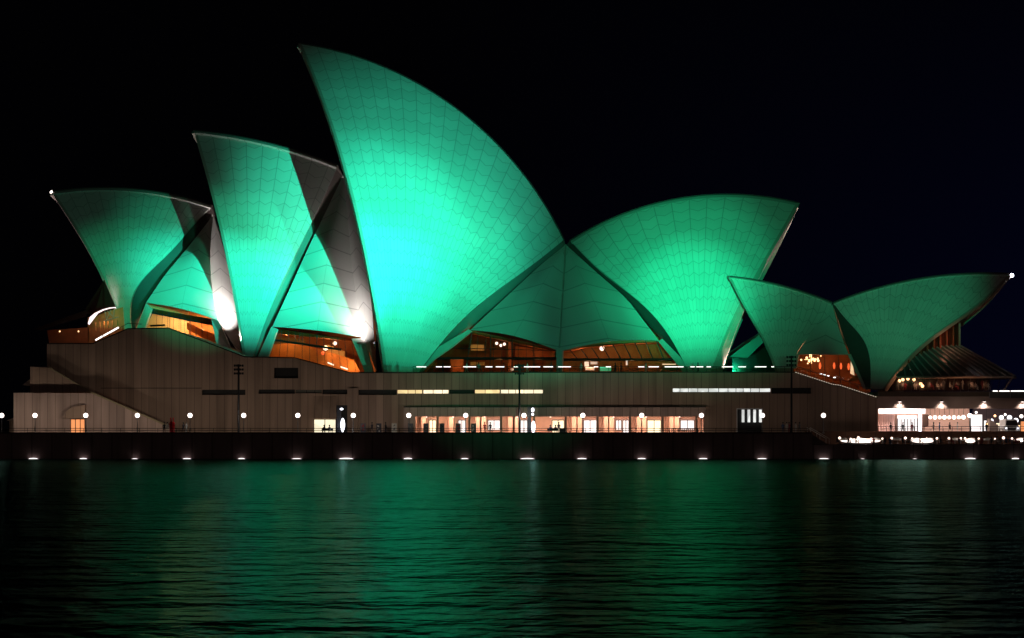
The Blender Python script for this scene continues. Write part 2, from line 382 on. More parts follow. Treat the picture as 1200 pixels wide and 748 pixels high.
# horizontal joint, copings
mb = MB(); p, q = G(118, 455, 0), G(236, 455, 0); mb.box(p.x, q.x, -.03, -.002, p.z - .05, p.z + .05); mb.build('joint_strip', COPE, pod)
mb = MB()
for (a, b), (c, d) in zip(PROF, PROF[1:]):
    p, q = G(a, b, 0), G(c, d, 0); e = Vector((0, 0, .18 if a < 900 else .30)); mb.prism([p + Vector((0, -.18, 0)), q + Vector((0, -.18, 0)), q + Vector((0, -.18, 0)) + e, p + Vector((0, -.18, 0)) + e], (0, .6, 0))
mb.build('coping', COPE, pod)
# pier and porch over the left doorway
mb = MB(); a, b = G(407.5, 455, -.6), G(419, 508.2, -.6); mb.box(a.x, b.x, -.6, -.003, ZB + .01, a.z); mb.build('pier', GRAN, pod)
mb = MB()   # hood: sloping front that leans out above the doorway
a0, a1 = G(368, 464, -.01), G(393.8, 464, -.01); b0, b1 = G(367, 490.5, -2.2), G(394, 490.5, -2.2)
mb.face([a0, a1, b1, b0]); e = Vector((0, 0, -.6)); mb.face([a0, b0, Vector((b0.x, -.01, b0.z))]); mb.face([a1, b1, Vector((b1.x, -.01, b1.z))]); mb.face([b0, b1, Vector((b1.x, -.01, b1.z)), Vector((b0.x, -.01, b0.z))])
mb.build('porch_hood', GRAN, pod)
mb = MB(); a, b = G(367.8, 491.2, -.3), G(393.5, 508.2, -.3); mb.box(a.x, b.x, -.12, -.003, b.z + .02, a.z); dw = mb.build('doorway', DOORW, pod)
mb = MB(); mb.box(a.x, b.x, -.2, -.121, a.z - .1, a.z)
for k in (0, .5, 1): x = a.x + (b.x - a.x) * k; mb.box(x - .06, x + .06, -.2, -.121, b.z + .02, a.z)
mb.build('frame', DARKM, dw)
# left blocks
mb = MB(); mb.prism([G(35.5, 430, -2.5), G(57.5, 431.5, -2.5), G(107, 461, -2.5), G(107, 508, -2.5), G(35.5, 508, -2.5)], (0, 2.48, 0)); mb.build('stair_block', GRAN, pod)
mb = MB(); p = G(35.5, 430, 0); q = G(54.9, 508, 0); mb.box(p.x, q.x, .01, 40, q.z, p.z); mb.build('stair_block', GRAN, pod)
DOORH = [(82.6, 99.7, 491, 508.2)]
P1 = [(16, 460.5), (107, 460.8), (196, 500), (205, 504)]
def top1(x):
    for (a, b), (c, d) in zip(P1, P1[1:]):
        if a <= x <= c: return b + (d - b) * (x - a) / (c - a)
mb = wall_with_holes(top1, 508.2, 16, 205, [(82.6, 99.7, 491, 508.2)], [107, 196], -5, .5)
for (a, b), (c, d) in zip(P1, P1[1:]):
    p, q = G(a, b, -5), G(c, d, -5); e = Vector((0, 2.4, 0)); mb.face([p, q, q + e, p + e])
p, q = G(16, 460.5, -5), G(16, 508.2, -5); e = Vector((0, 45, 0)); mb.face([p, q, q + e, p + e]); p2 = G(35, 460.5, -5); mb.face([p, p + e, p2 + e, p2])
mb.build('stair_parapet', GRAN2, pod)
mb = MB(); a, b = G(82.6, 491, -4.55), G(99.7, 508, -4.55); mb.box(a.x - .3, b.x + .3, -4.52, -4.4, b.z, a.z + .2); dw = mb.build('doorway', ORAD, pod)
mb = MB(); mb.box(a.x, b.x, -4.62, -4.53, a.z - .1, a.z)
for k in (.02, .34, .67, .98): x = a.x + (b.x - a.x) * k; mb.box(x - .05, x + .05, -4.62, -4.53, b.z, a.z)
mb.build('frame', DARKM, dw)
mb = MB()   # curved hood over the orange doorway
hood = [(76, 490.5), (79, 483), (86, 477.5), (98, 475), (101, 475), (101, 490.5)]
mb.prism([G(x, y, -5.0) for x, y in hood][::-1], (0, -1.1, 0)); mb.build('porch_hood', GRAN, pod)
mb = MB()
for (a, b, Y) in (((57.5, 432), (107, 461.3), -2.5), ((107, 461), (196, 500.2), -5)):
    p, q = G(*a, Y), G(*b, Y); e = Vector((0, 0, .28)); o2 = Vector((0, -.12, 0)); mb.prism([p + o2, q + o2, q + o2 + e, p + o2 + e], (0, .5, 0))
mb.build('stair_coping', mat('pale_stone_coping', (.34, .27, .17), .7), pod)
# colonnade: fascia, recess, pillars, shopfronts
fa = G(473, 477.6, -1.2); fb = G(827, 488, -1.2)
mb = MB(); mb.box(fa.x, fb.x, -1.2, -.003, G(0, 488.2, -1.2).z, fa.z); mb.box(fa.x, G(486.5, 0, -1.2).x, -1.2, -.003, ZB + .01, G(0, 488.3, -1.2).z)
mb.build('fascia', GRAN2, pod)
mb = MB(); mb.box(fa.x + 4.5, fb.x, -1.7, -1.21, fa.z + .02, fa.z + .16); mb.box(fa.x, fb.x, -1.2, -.004, fa.z + .001, fa.z + .16); mb.build('fascia_ledge', COPE, pod)
ra, rb = G(487, 488.3, 0), G(825, 508.2, 0)
mb = MB(); mb.face([(ra.x, 6, ra.z), (rb.x, 6, ra.z), (rb.x, 6, rb.z), (ra.x, 6, rb.z)]); mb.face([(ra.x, .8, ra.z), (rb.x, .8, ra.z), (rb.x, 6, ra.z), (ra.x, 6, ra.z)])
mb.face([(ra.x, .8, ra.z), (ra.x, 6, ra.z), (ra.x, 6, rb.z), (ra.x, .8, rb.z)]); mb.face([(rb.x, .8, ra.z), (rb.x, 6, ra.z), (rb.x, 6, rb.z), (rb.x, .8, rb.z)])
for x in (497, 529, 560, 567, 598, 606, 672.5, 679, 709.5, 716, 748, 754, 786, 792):
    p = G(x, 0, 5); mb.box(p.x - .35, p.x + .35, 3.2, 5.99, ZB + .01, ra.z - .01)
mb.build('colonnade_wall', PINKW, pod)
for x in (513, 550, 587.3, 626, 663, 700.2, 738.4, 776.5, 816):
    p = G(x, 0, .3); mb = MB(); mb.box(p.x - .17, p.x + .17, -.2, .5, ZB + .01, ra.z - .01); mb.build('pillar', GRAN, pod)
for x0, x1, y1, m in ((503, 511, 508, WINC), (537, 545.5, 508, WHITEB), (572, 586, 503.5, WHITEB), (610, 618, 508, WHITEB), (647, 661, 508, DOORW), (684, 699, 508, WHITEB), (721.7, 728.2, 503.5, WHITEB), (730, 736.8, 508, WHITEB), (758.5, 774.5, 508, DOORW), (797.5, 813.5, 503.5, WHITEB)):
    a, b = G(x0, 492.5, 5.9), G(x1, min(y1, 507.9), 5.9); mb = MB(); mb.box(a.x, b.x, 5.82, 5.95, b.z, a.z); wd = mb.build('shop_window', m, pod)
    mb = MB(); n = 2
    for k in range(n + 1): x = a.x + (b.x - a.x) * k / n; mb.box(x - .05, x + .05, 5.74, 5.815, b.z, a.z)
    mb.box(a.x, b.x, 5.70, 5.735, a.z - .06, a.z + .06); mb.build('frame', DARKM, wd)
for x in (500, 531, 568, 606, 645, 681, 719, 757, 796):
    p = G(x, 0, 3); mb = MB(); mb.lathe((p.x, 2.6, ra.z - .10), [(.01, 0), (.12, .0), (.14, .06)], 12); mb.build('ceiling_lamp', LAMPW, pod)
    down((p.x, 1.6, ra.z - .12), 200, (1, .62, .44), 4.2, .5, 38)
# far right doorway with white bars
a, b = G(864, 479.6, 0), G(893, 508, 0); mb = MB()
mb.box(a.x - .12, a.x, -.12, -.002, b.z, a.z + .15); mb.box(a.x, b.x + .1, -.12, -.002, a.z, a.z + .15); mb.build('door_frame', mat('pale_metal_frame', (.75, .75, .78), .4), pod)
for k in range(4):
    x = a.x + .75 + k * .93; mb = MB(); mb.box(x, x + .42, .2, .3, G(0, 495, 0).z, a.z - .08); mb.build('glazing_bar', WINW, pod)

# ---------------------------------------------------------------- shell halls
class Axis:
    """frame of a hall: a runs along its axis, h out towards the cove, z up"""
    def __init__(s, O, th):
        s.O = np.array([O[0], O[1], 0.]); s.u = np.array([math.cos(th), -math.sin(th), 0]); s.n = np.array([-math.sin(th), -math.cos(th), 0])
    def w(s, p, mir=False): return Vector(s.O + s.u * p[0] + s.n * (-p[1] if mir else p[1]) + np.array([0, 0, p[2]]))
    def loc(s, P): P = np.array(P) - s.O; return np.array([P @ s.u, P @ s.n, P[2]])
    def pix(s, px, py, h=0.):
        d = np.array([(px - 600) / F, 1, (500 - py) / F]); C = np.array([0, CY, CH])
        t = (h - (C - s.O) @ s.n) / (d @ s.n); return s.loc(C + t * d)
    def ray(s, px, py):
        d = np.array([(px - 600) / F, 1, (500 - py) / F]); C = s.loc((0, CY, CH)); return C, np.array([d @ s.u, d @ s.n, d[2]])
def circ(p, q, r):
    ax, ay = p; bx, by = q; cx, cy = r; d = 2 * (ax * (by - cy) + bx * (cy - ay) + cx * (ay - by))
    ux = ((ax * ax + ay * ay) * (by - cy) + (bx * bx + by * by) * (cy - ay) + (cx * cx + cy * cy) * (ay - by)) / d
    uy = ((ax * ax + ay * ay) * (cx - bx) + (bx * bx + by * by) * (ax - cx) + (cx * cx + cy * cy) * (bx - ax)) / d
    return ux, uy, math.hypot(ax - ux, ay - uy)
NT = 26
def shell(hall, ax, T, M, B, F0, F1, wd, mouth, rear, K=None, ribw=3.3, thick=.9, rimw=.55, rimd=1.3):
    """one roof shell: a fan of ribs on a sphere from the foot (F0..F1) to the ridge T-M-B, mirrored for the far side"""
    t, m, b = [ax.pix(*q) for q in (T, M, B)]
    sc_, zc, r = circ((t[0], t[2]), (m[0], m[2]), (b[0], b[2]))
    fm = ax.pix((F0[0] + F1[0]) / 2, (F0[1] + F1[1]) / 2, wd)
    A = (fm[0] - sc_) ** 2 + (fm[2] - zc) ** 2; hc = (A + wd * wd - r * r) / (2 * wd); Rr = math.hypot(r, hc); c = np.array([sc_, hc, zc])
    def onray(px, py):
        o, d = ax.ray(px, py); q = o - c; a2 = d @ d; b2 = 2 * q @ d; c2 = q @ q - Rr * Rr; D = b2 * b2 - 4 * a2 * c2
        if D < 0: D = 0
        return o + d * ((-b2 - math.sqrt(D)) / (2 * a2))
    f0, f1 = onray(*F0), onray(*F1)
    def gc(p, q, x):
        a, bb = (p - c) / np.linalg.norm(p - c), (q - c) / np.linalg.norm(q - c); om = math.acos(max(-1, min(1, a @ bb)))
        return c + Rr * (math.sin((1 - x) * om) * a + math.sin(x * om) * bb) / math.sin(om)
    def side(p, q, x):
        P = gc(p, q, x); tn = gc(p, q, min(1, x + .01)) - gc(p, q, max(0, x - .01)); tn /= np.linalg.norm(tn); return P, np.cross((P - c) / Rr, tn)
    def fit(p, q, trace, third=False):
        rows, rhs = [], []
        for px, py in trace:
            P = onray(px, py); best = min(range(0, 101), key=lambda i: np.linalg.norm(gc(p, q, i / 100) - P)); x = best / 100
            g, sd = side(p, q, x); rows.append([math.sin(math.pi * x), math.sin(2 * math.pi * x), math.sin(3 * math.pi * x) if third else 0]); rhs.append((P - g) @ sd)
        if not rows: return np.zeros(3)
        A_ = np.array(rows); return np.linalg.solve(A_.T @ A_ + .02 * np.eye(3), A_.T @ np.array(rhs))
    # end points along the ridge, then down to the kink
    a0, a1 = math.atan2(t[2] - zc, t[0] - sc_), math.atan2(b[2] - zc, b[0] - sc_)
    L = abs(a1 - a0) * r; n = 30; ends = [np.array([sc_ + r * math.cos(a0 + (a1 - a0) * k / n), 0, zc + r * math.sin(a0 + (a1 - a0) * k / n)]) for k in range(n + 1)]
    if K is not None:
        kk = onray(*K); bb = ends[-1]; nk = 8; ends += [gc(bb, kk, j / nk) for j in range(1, nk + 1)]
    nn = len(ends) - 1; cum = [0]
    for k in range(nn): cum.append(cum[-1] + np.linalg.norm(ends[k + 1] - ends[k]))
    bm_, br_ = fit(f0, ends[0], mouth), fit(f1, ends[-1], rear, len(rear) > 4)
    P, Q, UV = [], [], []
    for k, e in enumerate(ends):
        s_ = cum[k] / cum[-1]; fb = onray(F0[0] + (F1[0] - F0[0]) * s_, F0[1] + (F1[1] - F0[1]) * s_); row, rq, ru = [], [], []
        Lr = None
        for j in range(NT + 1):
            x = j / NT; g, sd = side(fb, e, x); bw = bm_ * (1 - s_) ** 2 + br_ * s_ ** 2.5
            g = g + sd * (bw[0] * math.sin(math.pi * x) + bw[1] * math.sin(2 * math.pi * x) + bw[2] * math.sin(3 * math.pi * x)); nr = (g - c); nr /= np.linalg.norm(nr); g = c + nr * Rr
            row.append(g); rq.append(g - nr * thick)
        dist = [0]
        for j in range(NT): dist.append(dist[-1] + np.linalg.norm(row[j + 1] - row[j]))
        P.append(row); Q.append(rq); UV.append([(cum[k] / ribw, d) for d in dist])
    edge = P[0]
    for mir in (False, True):
        W = lambda g: [[ax.w(p, mir) for p in row] for row in g]
        mb = MB(); mb.sheet(W(P), W(Q), UV); o = mb.build('roof_shell', [TILE], hall)
        mb = MB(); rim = []      # rim beam along the mouth
        for j in range(NT + 1):
            p0, p1 = P[0][j], P[1][j]; tg = (p1 - p0) / np.linalg.norm(p1 - p0); nr = (p0 - c) / Rr; fl = 1 + .8 * (1 - j / NT) ** 2
            w0 = rimw
            rim.append([p0 - tg * w0 * .35 + nr * .06, p0 + tg * w0 * .65 + nr * .06, p0 + tg * w0 * .65 - nr * rimd * fl, p0 - tg * w0 * .35 - nr * rimd * fl, p0 - tg * w0 * .35 + nr * .06])
        mb.grid([[ax.w(p, mir) for p in r_] for r_ in rim], None, False); mb.build('edge_rib', CONC, o)
    mb = MB(); rd = []
    for k in range(n + 1):
        e = ends[k]; up = (e - np.array([sc_, 0, zc])) / r; rd.append([ax.w(e + up * .06 + np.array([0, .2, 0])), ax.w(e + up * .12), ax.w(e + up * .10 - np.array([0, .2, 0])), ax.w(e - up * .8), ax.w(e + up * .10 + np.array([0, .2, 0]))])
    mb.grid(rd, None, False); mb.build('ridge_beam', LOUV_SHADE, hall)
    # glass wall that closes the mouth, set back from the rim
    mb = MB(); g = []
    dirx = 1 if ends[5][0] > ends[0][0] else -1
    for j in range(NT + 1):
        p = P[2][j] - (P[2][j] - c) / Rr * 1.0; q = p.copy(); g.append([ax.w((p[0] + dirx * (1.2), p[1] * .97, p[2])), ax.w((p[0] + dirx * .2, 0, p[2])), ax.w((p[0] + dirx * (1.2), -p[1] * .97, p[2]))])
    mb.grid(g[:-2], None, False); mg = mb.build('mouth_glazing', BRONZE, hall)
    return dict(rear=P[-1], edge=P[0], c=c, R=Rr, P=P)

def resample(poly, n):
    poly = [np.array(p, float) for p in poly]; d = [0]
    for a, b in zip(poly, poly[1:]): d.append(d[-1] + np.linalg.norm(b - a))
    out = []
    for k in range(n + 1):
        x = d[-1] * k / n
        for i in range(len(poly) - 1):
            if x <= d[i + 1] + 1e-9: break
        out.append(poly[i] + (poly[i + 1] - poly[i]) * ((x - d[i]) / max(1e-9, d[i + 1] - d[i])))
    return out
def smooth(pl, it=6):
    for _ in range(it): pl = [pl[0]] + [(pl[k - 1] + 2 * pl[k] + pl[k + 1]) / 4 for k in range(1, len(pl) - 1)] + [pl[-1]]
    return pl
def ruled(hall, ax, name, L, Rr, m, bulge=0., thick=.5, n=22, mm=10, both=True, uvs=(3.3, 1), arch=0., th_dir=(0, -1, 0), sm=4, inn=None):
    """surface between two 3-D border lines, mirrored on the far side"""
    Ls, Rs = smooth(resample(L, n), sm), smooth(resample(Rr, n), sm); td = np.array(th_dir, float)
    P, Q, UV = [], [], []
    for k in range(n + 1):
        row, rq, ru = [], [], []
        for j in range(mm + 1):
            x = j / mm; p = Ls[k] * (1 - x) + Rs[k] * x; p = p + np.array([0, bulge * math.sin(math.pi * x) * math.sin(math.pi * min(1, k / n * .8)), 0]); p = p + np.array([0, 0, arch * math.sin(math.pi * x) * (k / n) ** 3])
            row.append(p); rq.append(p + td * thick); ru.append((x * 1.98 + .01, -p[2]))
        P.append(row); Q.append(rq); UV.append(ru)
    first = None
    for mir in ((False, True) if both else (False,)):
        mb = MB(); mb.sheet([[ax.w(p, mir) for p in r_] for r_ in P], [[ax.w(p, mir) for p in r_] for r_ in Q], UV); o = mb.build(name, m, hall); first = first or o
    return first
def poly_part(hall, ax, name, pts, m, d=(0, -.6, 0), both=True, parent=None):
    """a slab: pts are (px, py, h)"""
    lo = [ax.pix(x, y, h) for x, y, h in pts]; r = None
    for mir in ((False, True) if both else (False,)):
        mb = MB(); a = ax.w((0, 0, 0), mir); b = ax.w(d, mir); mb.prism([ax.w(p, mir) for p in lo], b - a); o = mb.build(name, m, parent or hall); r = r or o
    return r
def pxl(ax, pts): return [ax.pix(x, y, h) for x, y, h in pts]

AXC = Axis((0, 46), R(7)); AXR = Axis((58, 16), R(18))
ch = empty('concert_hall', (0, 46, G(0, 437, 0).z), 'row of four tall green floodlit sail roofs standing on the podium', 'concert hall')
sA = shell(ch, AXC, (61, 225), (157, 221.5), (249, 241), (146, 394), (156, 396), 15, [(88, 265.5), (120, 328), (144, 378.6)], [(155, 376), (153.5, 358), (154.5, 341), (187, 307), (222, 268)], ribw=3.0)
sB = shell(ch, AXC, (228, 153), (324, 170), (396, 194), (288, 432), (292, 432), 19, [(240, 190), (250, 236), (260, 276), (274, 340.5), (286, 415)], [(352, 284), (332, 332.5), (308, 380.6), (296, 412)])
sA2 = shell(ch, AXC, (351, 51), (540, 131), (661, 281), (453, 446), (484, 446), 22, [(386.5, 140), (406.6, 208), (418.6, 256), (432.7, 316.5), (440.7, 368.6), (450.7, 421)], [(590, 333.6), (545, 375), (497, 420)])
sA4 = shell(ch, AXC, (936, 238), (793, 233), (668, 282), (832, 446), (811, 446), 19, [(911.8, 280), (885, 327.5), (869, 356), (851.7, 394), (836, 432)], [(718, 325.6), (750.5, 360.4), (785, 392.5), (806.7, 424.6)])
re = empty('restaurant_building', (58, 16, G(0, 450, 0).z), 'small pair of green sail roofs with a ribbed glass skirt at the right end', 'restaurant')
sR1 = shell(re, AXR, (855, 324), (931, 338.6), (975, 354.4), (911, 438), (929, 438), 8, [(870.7, 354), (888, 389), (908, 422)], [(934, 414)], thick=.5, ribw=2.2, rimw=.35, rimd=.6)
sR2 = shell(re, AXR, (1185, 321), (1105, 322.7), (976.5, 354.8), (1036, 456), (1020, 456), 10, [(1165, 340), (1124, 372), (1089, 400), (1057.5, 425.7), (1040, 444)], [(1019.5, 440), (1019.5, 425), (1018.5, 410), (1003, 388), (989, 370)], thick=.5, ribw=2.2, rimw=.4, rimd=.7)

mb = MB(); g = []
for j in range(0, 17):
    p = sA4['edge'][j] - (sA4['edge'][j] - sA4['c']) / sA4['R'] * .25; wj = 1.5 * (1 - j / 17) ** .8 + .12; q = p + np.array([wj, 0, 0])
    g.append([AXC.w(p + np.array([.12, .25, 0])), AXC.w(q), AXC.w(q - np.array([0, 1.1, 0])), AXC.w(p - np.array([-.12, 1.1, 0])), AXC.w(p + np.array([.12, .25, 0]))])
mb.grid(g, None, False); mb.build('mouth_strut', CONC, ch)
def side_shell(hall, ax, V, L, S, arm, leg, bulge, arch, right=None, th=.6):
    l = pxl(ax, [V] + L); s_ = pxl(ax, [V] + S)
    o = ruled(hall, ax, 'side_shell', l, s_, TILES, bulge, th, arch=arch)
    if right: ruled(hall, ax, 'side_shell', s_, pxl(ax, [V] + right), TILES, .3, th)
    if arm: poly_part(hall, ax, 'support_arm', arm, CONCG, (0, -.9, 0))
    if leg: poly_part(hall, ax, 'support_leg', leg, CONCG, (0, -.9, 0))
    return o
CONCG = mat('pale_support_concrete', (.55, .50, .45), .7, vary=.15)
def louvre(hall, ax, rear, L, frac=(0.0, 1.0), th=.3, m=None):
    """dark wall between the rear edge of a shell and the neighbouring side shell"""
    n = len(rear) - 1; seg = [rear[k] - np.array([0, .35, 0]) for k in range(int(frac[0] * n), int(frac[1] * n) + 1)][::-1]
    ruled(hall, ax, 'louvre_wall', seg, L, m or LOUV_SHADE, 0, th, mm=3, sm=2)

# side shells of the concert hall
side_shell(ch, AXC, (250, 252, 0), [(222, 288, 5), (192.5, 323, 9.5), (171, 355, 12.5)], [(246.5, 288, 6), (246.5, 320, 9.5), (250, 350, 12.5), (256, 376, 14)],
           [(171, 355.4, 12.8), (177.5, 362, 12.8), (168, 390, 13.6), (158, 390, 13.6)], [(247.5, 374, 13.5), (256, 376, 14.2), (275, 420, 15.2), (257, 420, 15)], .5, .5,
           right=[(262, 290, 1), (271, 330, 4), (277, 365, 8), (282, 418, 11)])
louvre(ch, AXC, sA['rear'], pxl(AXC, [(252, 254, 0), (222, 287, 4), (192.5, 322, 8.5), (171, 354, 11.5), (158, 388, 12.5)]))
side_shell(ch, AXC, (402, 206, 0), [(377, 258, 6), (360.5, 292, 9.5), (340, 338, 13), (319, 383, 16)], [(407, 250, 5), (411, 300, 10), (417.5, 350, 14.5), (426, 396, 17.5)],
           [(318, 383, 16), (325, 386, 16), (312, 425, 17.5), (299, 425, 17.5)], [(412, 397, 17), (426.5, 396, 17.8), (438, 440, 19), (429, 440, 19)], .5, .3,
           right=[(416, 250, 1), (428, 310, 6), (435, 350, 11), (441, 435, 15)])
louvre(ch, AXC, sB['rear'], pxl(AXC, [(402, 206, 0), (377, 257, 5), (360.5, 291, 8.5), (340, 337, 12), (319, 382, 15), (300, 424, 16.5)]), m=LOUV_LIT)
side_shell(ch, AXC, (663, 287, 0), [(634, 310, 3.5), (590, 351, 9.5), (551, 387, 14)], [(661, 320, 6), (659, 350, 11), (657, 380, 15.5), (655.5, 412, 19.5)],
           [(549, 386, 14.2), (553, 388.5, 14.2), (529.5, 407.5, 16), (508.5, 422, 18), (490, 440, 19), (474, 440, 20), (502.5, 413.5, 17.5)], None, .6, .8)
side_shell(ch, AXC, (663.2, 287, 0), [(697, 317.6, 4), (734.5, 349.7, 9), (772, 399.5, 14)], [(661.2, 320, 6), (659.2, 350, 11), (657.2, 380, 15.5), (655.8, 412, 19.5)],
           [(776, 397, 14.2), (771, 400, 14.2), (796, 430, 17), (802, 440, 17.5), (815, 440, 17.5), (804.5, 426, 17)], None, .6, .8)
louvre(ch, AXC, sA2['rear'], pxl(AXC, [(662.5, 288, 0), (634, 311, 3), (590, 351, 8.5), (549, 387, 13.2), (502, 414, 16.5), (476, 440, 19)]), m=LOUV_LIT)
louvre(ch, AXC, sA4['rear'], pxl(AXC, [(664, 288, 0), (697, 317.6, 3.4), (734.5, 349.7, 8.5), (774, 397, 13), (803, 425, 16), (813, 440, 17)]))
poly_part(ch, AXC, 'centre_pedestal', [(651.5, 408, 19.8), (659.5, 408, 19.8), (658.5, 441, 20.2), (652.5, 441, 20.2)], CONCG, (0, -1.6, 0))
mb = MB(); sp_ = [AXC.w(p) for p in smooth(resample(pxl(AXC, [(663, 287, .2), (661, 320, 6.2), (659, 350, 11.2), (657, 380, 15.7), (655.6, 412, 19.8)]), 16), 4)]; mb.tube(sp_, .16, 6); mb.build('spine_rib', CONC, ch)
# side shell of the restaurant
side_shell(re, AXR, (975.5, 357, 0), [(955, 383, 3.2), (934, 415.5, 6.8)], [(983, 385, 2.8), (994.5, 416, 6.5)],
           [(933, 415, 7), (936, 416.5, 7), (932.5, 432, 7.4), (929, 432, 7.4)], [(993, 415, 6.6), (997, 415, 6.6), (1015.5, 456, 8.2), (1011.5, 456, 8.2)], .3, 0, th=.4)
ruled(re, AXR, 'louvre_wall', pxl(AXR, [(976, 357, 0), (995.5, 415, 6.2), (1014.5, 457, 8)]), [*[p - np.array([0, .25, 0]) for p in sR2['rear'][::-1]]], LOUV_SHADE, 0, .3, mm=3, sm=0)

# glazing and foyers behind the openings
def foyer(hall, ax, name_m, pts_glass, back, mull, slope=.0):
    """pts_glass: polygon of (px, py, h); mull: list of ((x0,y0),(x1,y1)) bars drawn on the glass plane h"""
    g = poly_part(hall, ax, 'glass_wall', pts_glass, GLASS, (0, -.05, 0))
    mb = MB(); h = pts_glass[0][2]
    for (a, b, wd) in mull: mb.tube([ax.w(ax.pix(*a, h + .15)), ax.w(ax.pix(*b, h + .15))], wd, 6)
    mb.build('mullions', DARKM, g)
def slab(hall, ax, name, pts, m, d=(0, -.3, 0)): return poly_part(hall, ax, name, pts, m, d, both=False)

# opening 1 (left)
foyer(ch, AXC, None, [(176, 361, 11.5), (249, 374.5, 11.5), (259, 408, 11.5), (165, 390, 11.5)], None,
      [((177, 366.5), (250, 381), .16), ((181, 362), (170, 384), .10), ((199, 366), (199, 386), .05), ((212, 367), (212, 388), .05), ((236, 374), (238, 396), .05)] + [((184 + 6.5 * k, 363 + 1.1 * k), (183 + 6.7 * k, 386 + max(0, k - 3) * 3), .035) for k in range(10)])
slab(ch, AXC, 'foyer_wall', [(160, 350, 3), (221, 350, 3), (221, 395, 3), (160, 395, 3)], CREAM)
slab(ch, AXC, 'foyer_wall', [(220.5, 350, 2.5), (262, 350, 2.5), (262, 415, 2.5), (220.5, 415, 2.5)], WOOD)
slab(ch, AXC, 'foyer_ceiling', [(178, 362, 10.8), (250, 374, 10.8), (250, 381, 10.8), (178, 367, 10.8)], WOODR, (0, -6, 0))
slab(ch, AXC, 'foyer_balustrade', [(219, 378, 7), (258, 395, 7), (260, 408, 7), (219, 386, 7)], WOOD)
slab(ch, AXC, 'stair_balustrade', [(176, 381, 8), (193, 380, 8), (193, 382, 8), (176, 383, 8)], DARKM)
point(AXC.w(AXC.pix(205, 376, 7)), 1700, (1, .72, .34), .3)
point(AXC.w(AXC.pix(238, 383, 6)), 1200, (1, .58, .22), .3)
# opening 2
foyer(ch, AXC, None, [(322, 385, 15), (414, 397, 15), (429, 441, 15), (308, 425, 15)], None,
      [((318, 398), (400, 410), .20), ((352, 389), (350, 400), .06), ((372, 391), (371, 403), .06), ((390, 394), (392, 408), .06)] + [((330 + 8.2 * k, 387 + 1.1 * k), (327 + 9 * k, 420 + 1.6 * k), .045) for k in range(11)])
slab(ch, AXC, 'foyer_wall', [(300, 370, 4), (440, 370, 4), (440, 445, 4), (300, 445, 4)], WOODR)
slab(ch, AXC, 'foyer_ceiling', [(324, 386, 14), (414, 398, 14), (414, 400, 14), (324, 391, 14)], WOODR, (0, -8, 0))
slab(ch, AXC, 'stair_balustrade', [(312, 404, 10), (345, 402, 10), (378, 410, 10), (415, 422, 10), (424, 440, 10), (395, 436, 10), (350, 420, 10), (312, 420, 10)], WOOD)
slab(ch, AXC, 'foyer_screen', [(384, 404, 8), (404, 412, 8), (404, 420, 8), (384, 414, 8)], CREAM)
for x, y in ((335, 393), (385, 405), (412, 428)): point(AXC.w(AXC.pix(x, y, 12.3)), 620, (1, .52, .17), .3)
for x, y, r_ in ((381.5, 408, .45), (392.5, 402.5, .35)):
    mb = MB(); mb.ball(AXC.w(AXC.pix(x, y, 11.5)), r_); mb.build('pendant_lamp', LAMPW, ch)
mb = MB(); mb.ball(AXC.w(AXC.pix(378.5, 414, 11.5)), .35); mb.build('pendant_lamp', REDL, ch)
for a, b in (((384, 425), (391, 428)), ((399, 430), (408, 433))):
    mb = MB(); mb.tube([AXC.w(AXC.pix(*a, 12)), AXC.w(AXC.pix(*b, 12))], .12, 6); mb.build('strip_light', LAMPW, ch)
# openings 3 and 4 under the centre side shells
foyer(ch, AXC, None, [(552, 388, 13.6), (600, 398, 13.6), (652, 411, 13.6), (652, 441, 13.6), (496, 441, 13.6), (515, 418, 13.6)], None,
      [((513, 420), (652, 420), .22), ((528, 408), (652, 411), .07), ((553, 389), (545, 440), .07), ((575, 392), (574, 440), .07), ((600, 397), (600, 440), .10), ((625, 403), (625, 440), .07)] + [((560 + 9.5 * k, 390 + 2.1 * k), (558 + 9.8 * k, 440), .04) for k in range(10)])
slab(ch, AXC, 'foyer_wall', [(478, 372, 3), (655, 372, 3), (655, 445, 3), (478, 445, 3)], WOODR)
slab(ch, AXC, 'foyer_ceiling', [(552, 391, 12.5), (655, 413, 12.5), (655, 409, 12.5), (552, 387.5, 12.5)], WOODR, (0, -9, 0))
for q in ([(528, 421, 9), (543, 421, 9), (543, 441, 9), (528, 441, 9)], [(596, 400, 9), (599, 401, 9), (599, 441, 9), (596, 441, 9)], [(496, 441, 11), (507, 425, 11), (512, 425, 11), (505, 441, 11)], [(604, 406, 7), (650, 412, 7), (650, 419, 7), (604, 419, 7)]):
    slab(ch, AXC, 'foyer_pier', q, WOODR)
slab(ch, AXC, 'foyer_screen', [(552, 404, 8), (567, 404, 8), (567, 411, 8), (552, 411, 8)], CREAM)
slab(ch, AXC, 'foyer_screen', [(551, 424.5, 8), (568, 424.5, 8), (568, 428, 8), (551, 428, 8)], CREAM)
slab(ch, AXC, 'gallery_floor', [(510, 419.5, 9), (652, 419.5, 9), (652, 421.5, 9), (510, 421.5, 9)], DARKM, (0, -5, 0))
for x, y in ((535, 431), (585, 431), (630, 431), (560, 408), (622, 412)): point(AXC.w(AXC.pix(x, y, 11.3)), 150, (1, .46, .16), .3)
for x, y in ((582, 402.5), (587, 405), (591, 403.5), (600, 433)):
    mb = MB(); mb.ball(AXC.w(AXC.pix(x, y, 10)), .26); mb.build('pendant_lamp', LAMPW, ch)
ribs4 = [((668 + 12.6 * k, 410.5 - 1.55 * k), (677 + 12.6 * k, 421), .10) for k in range(9)]
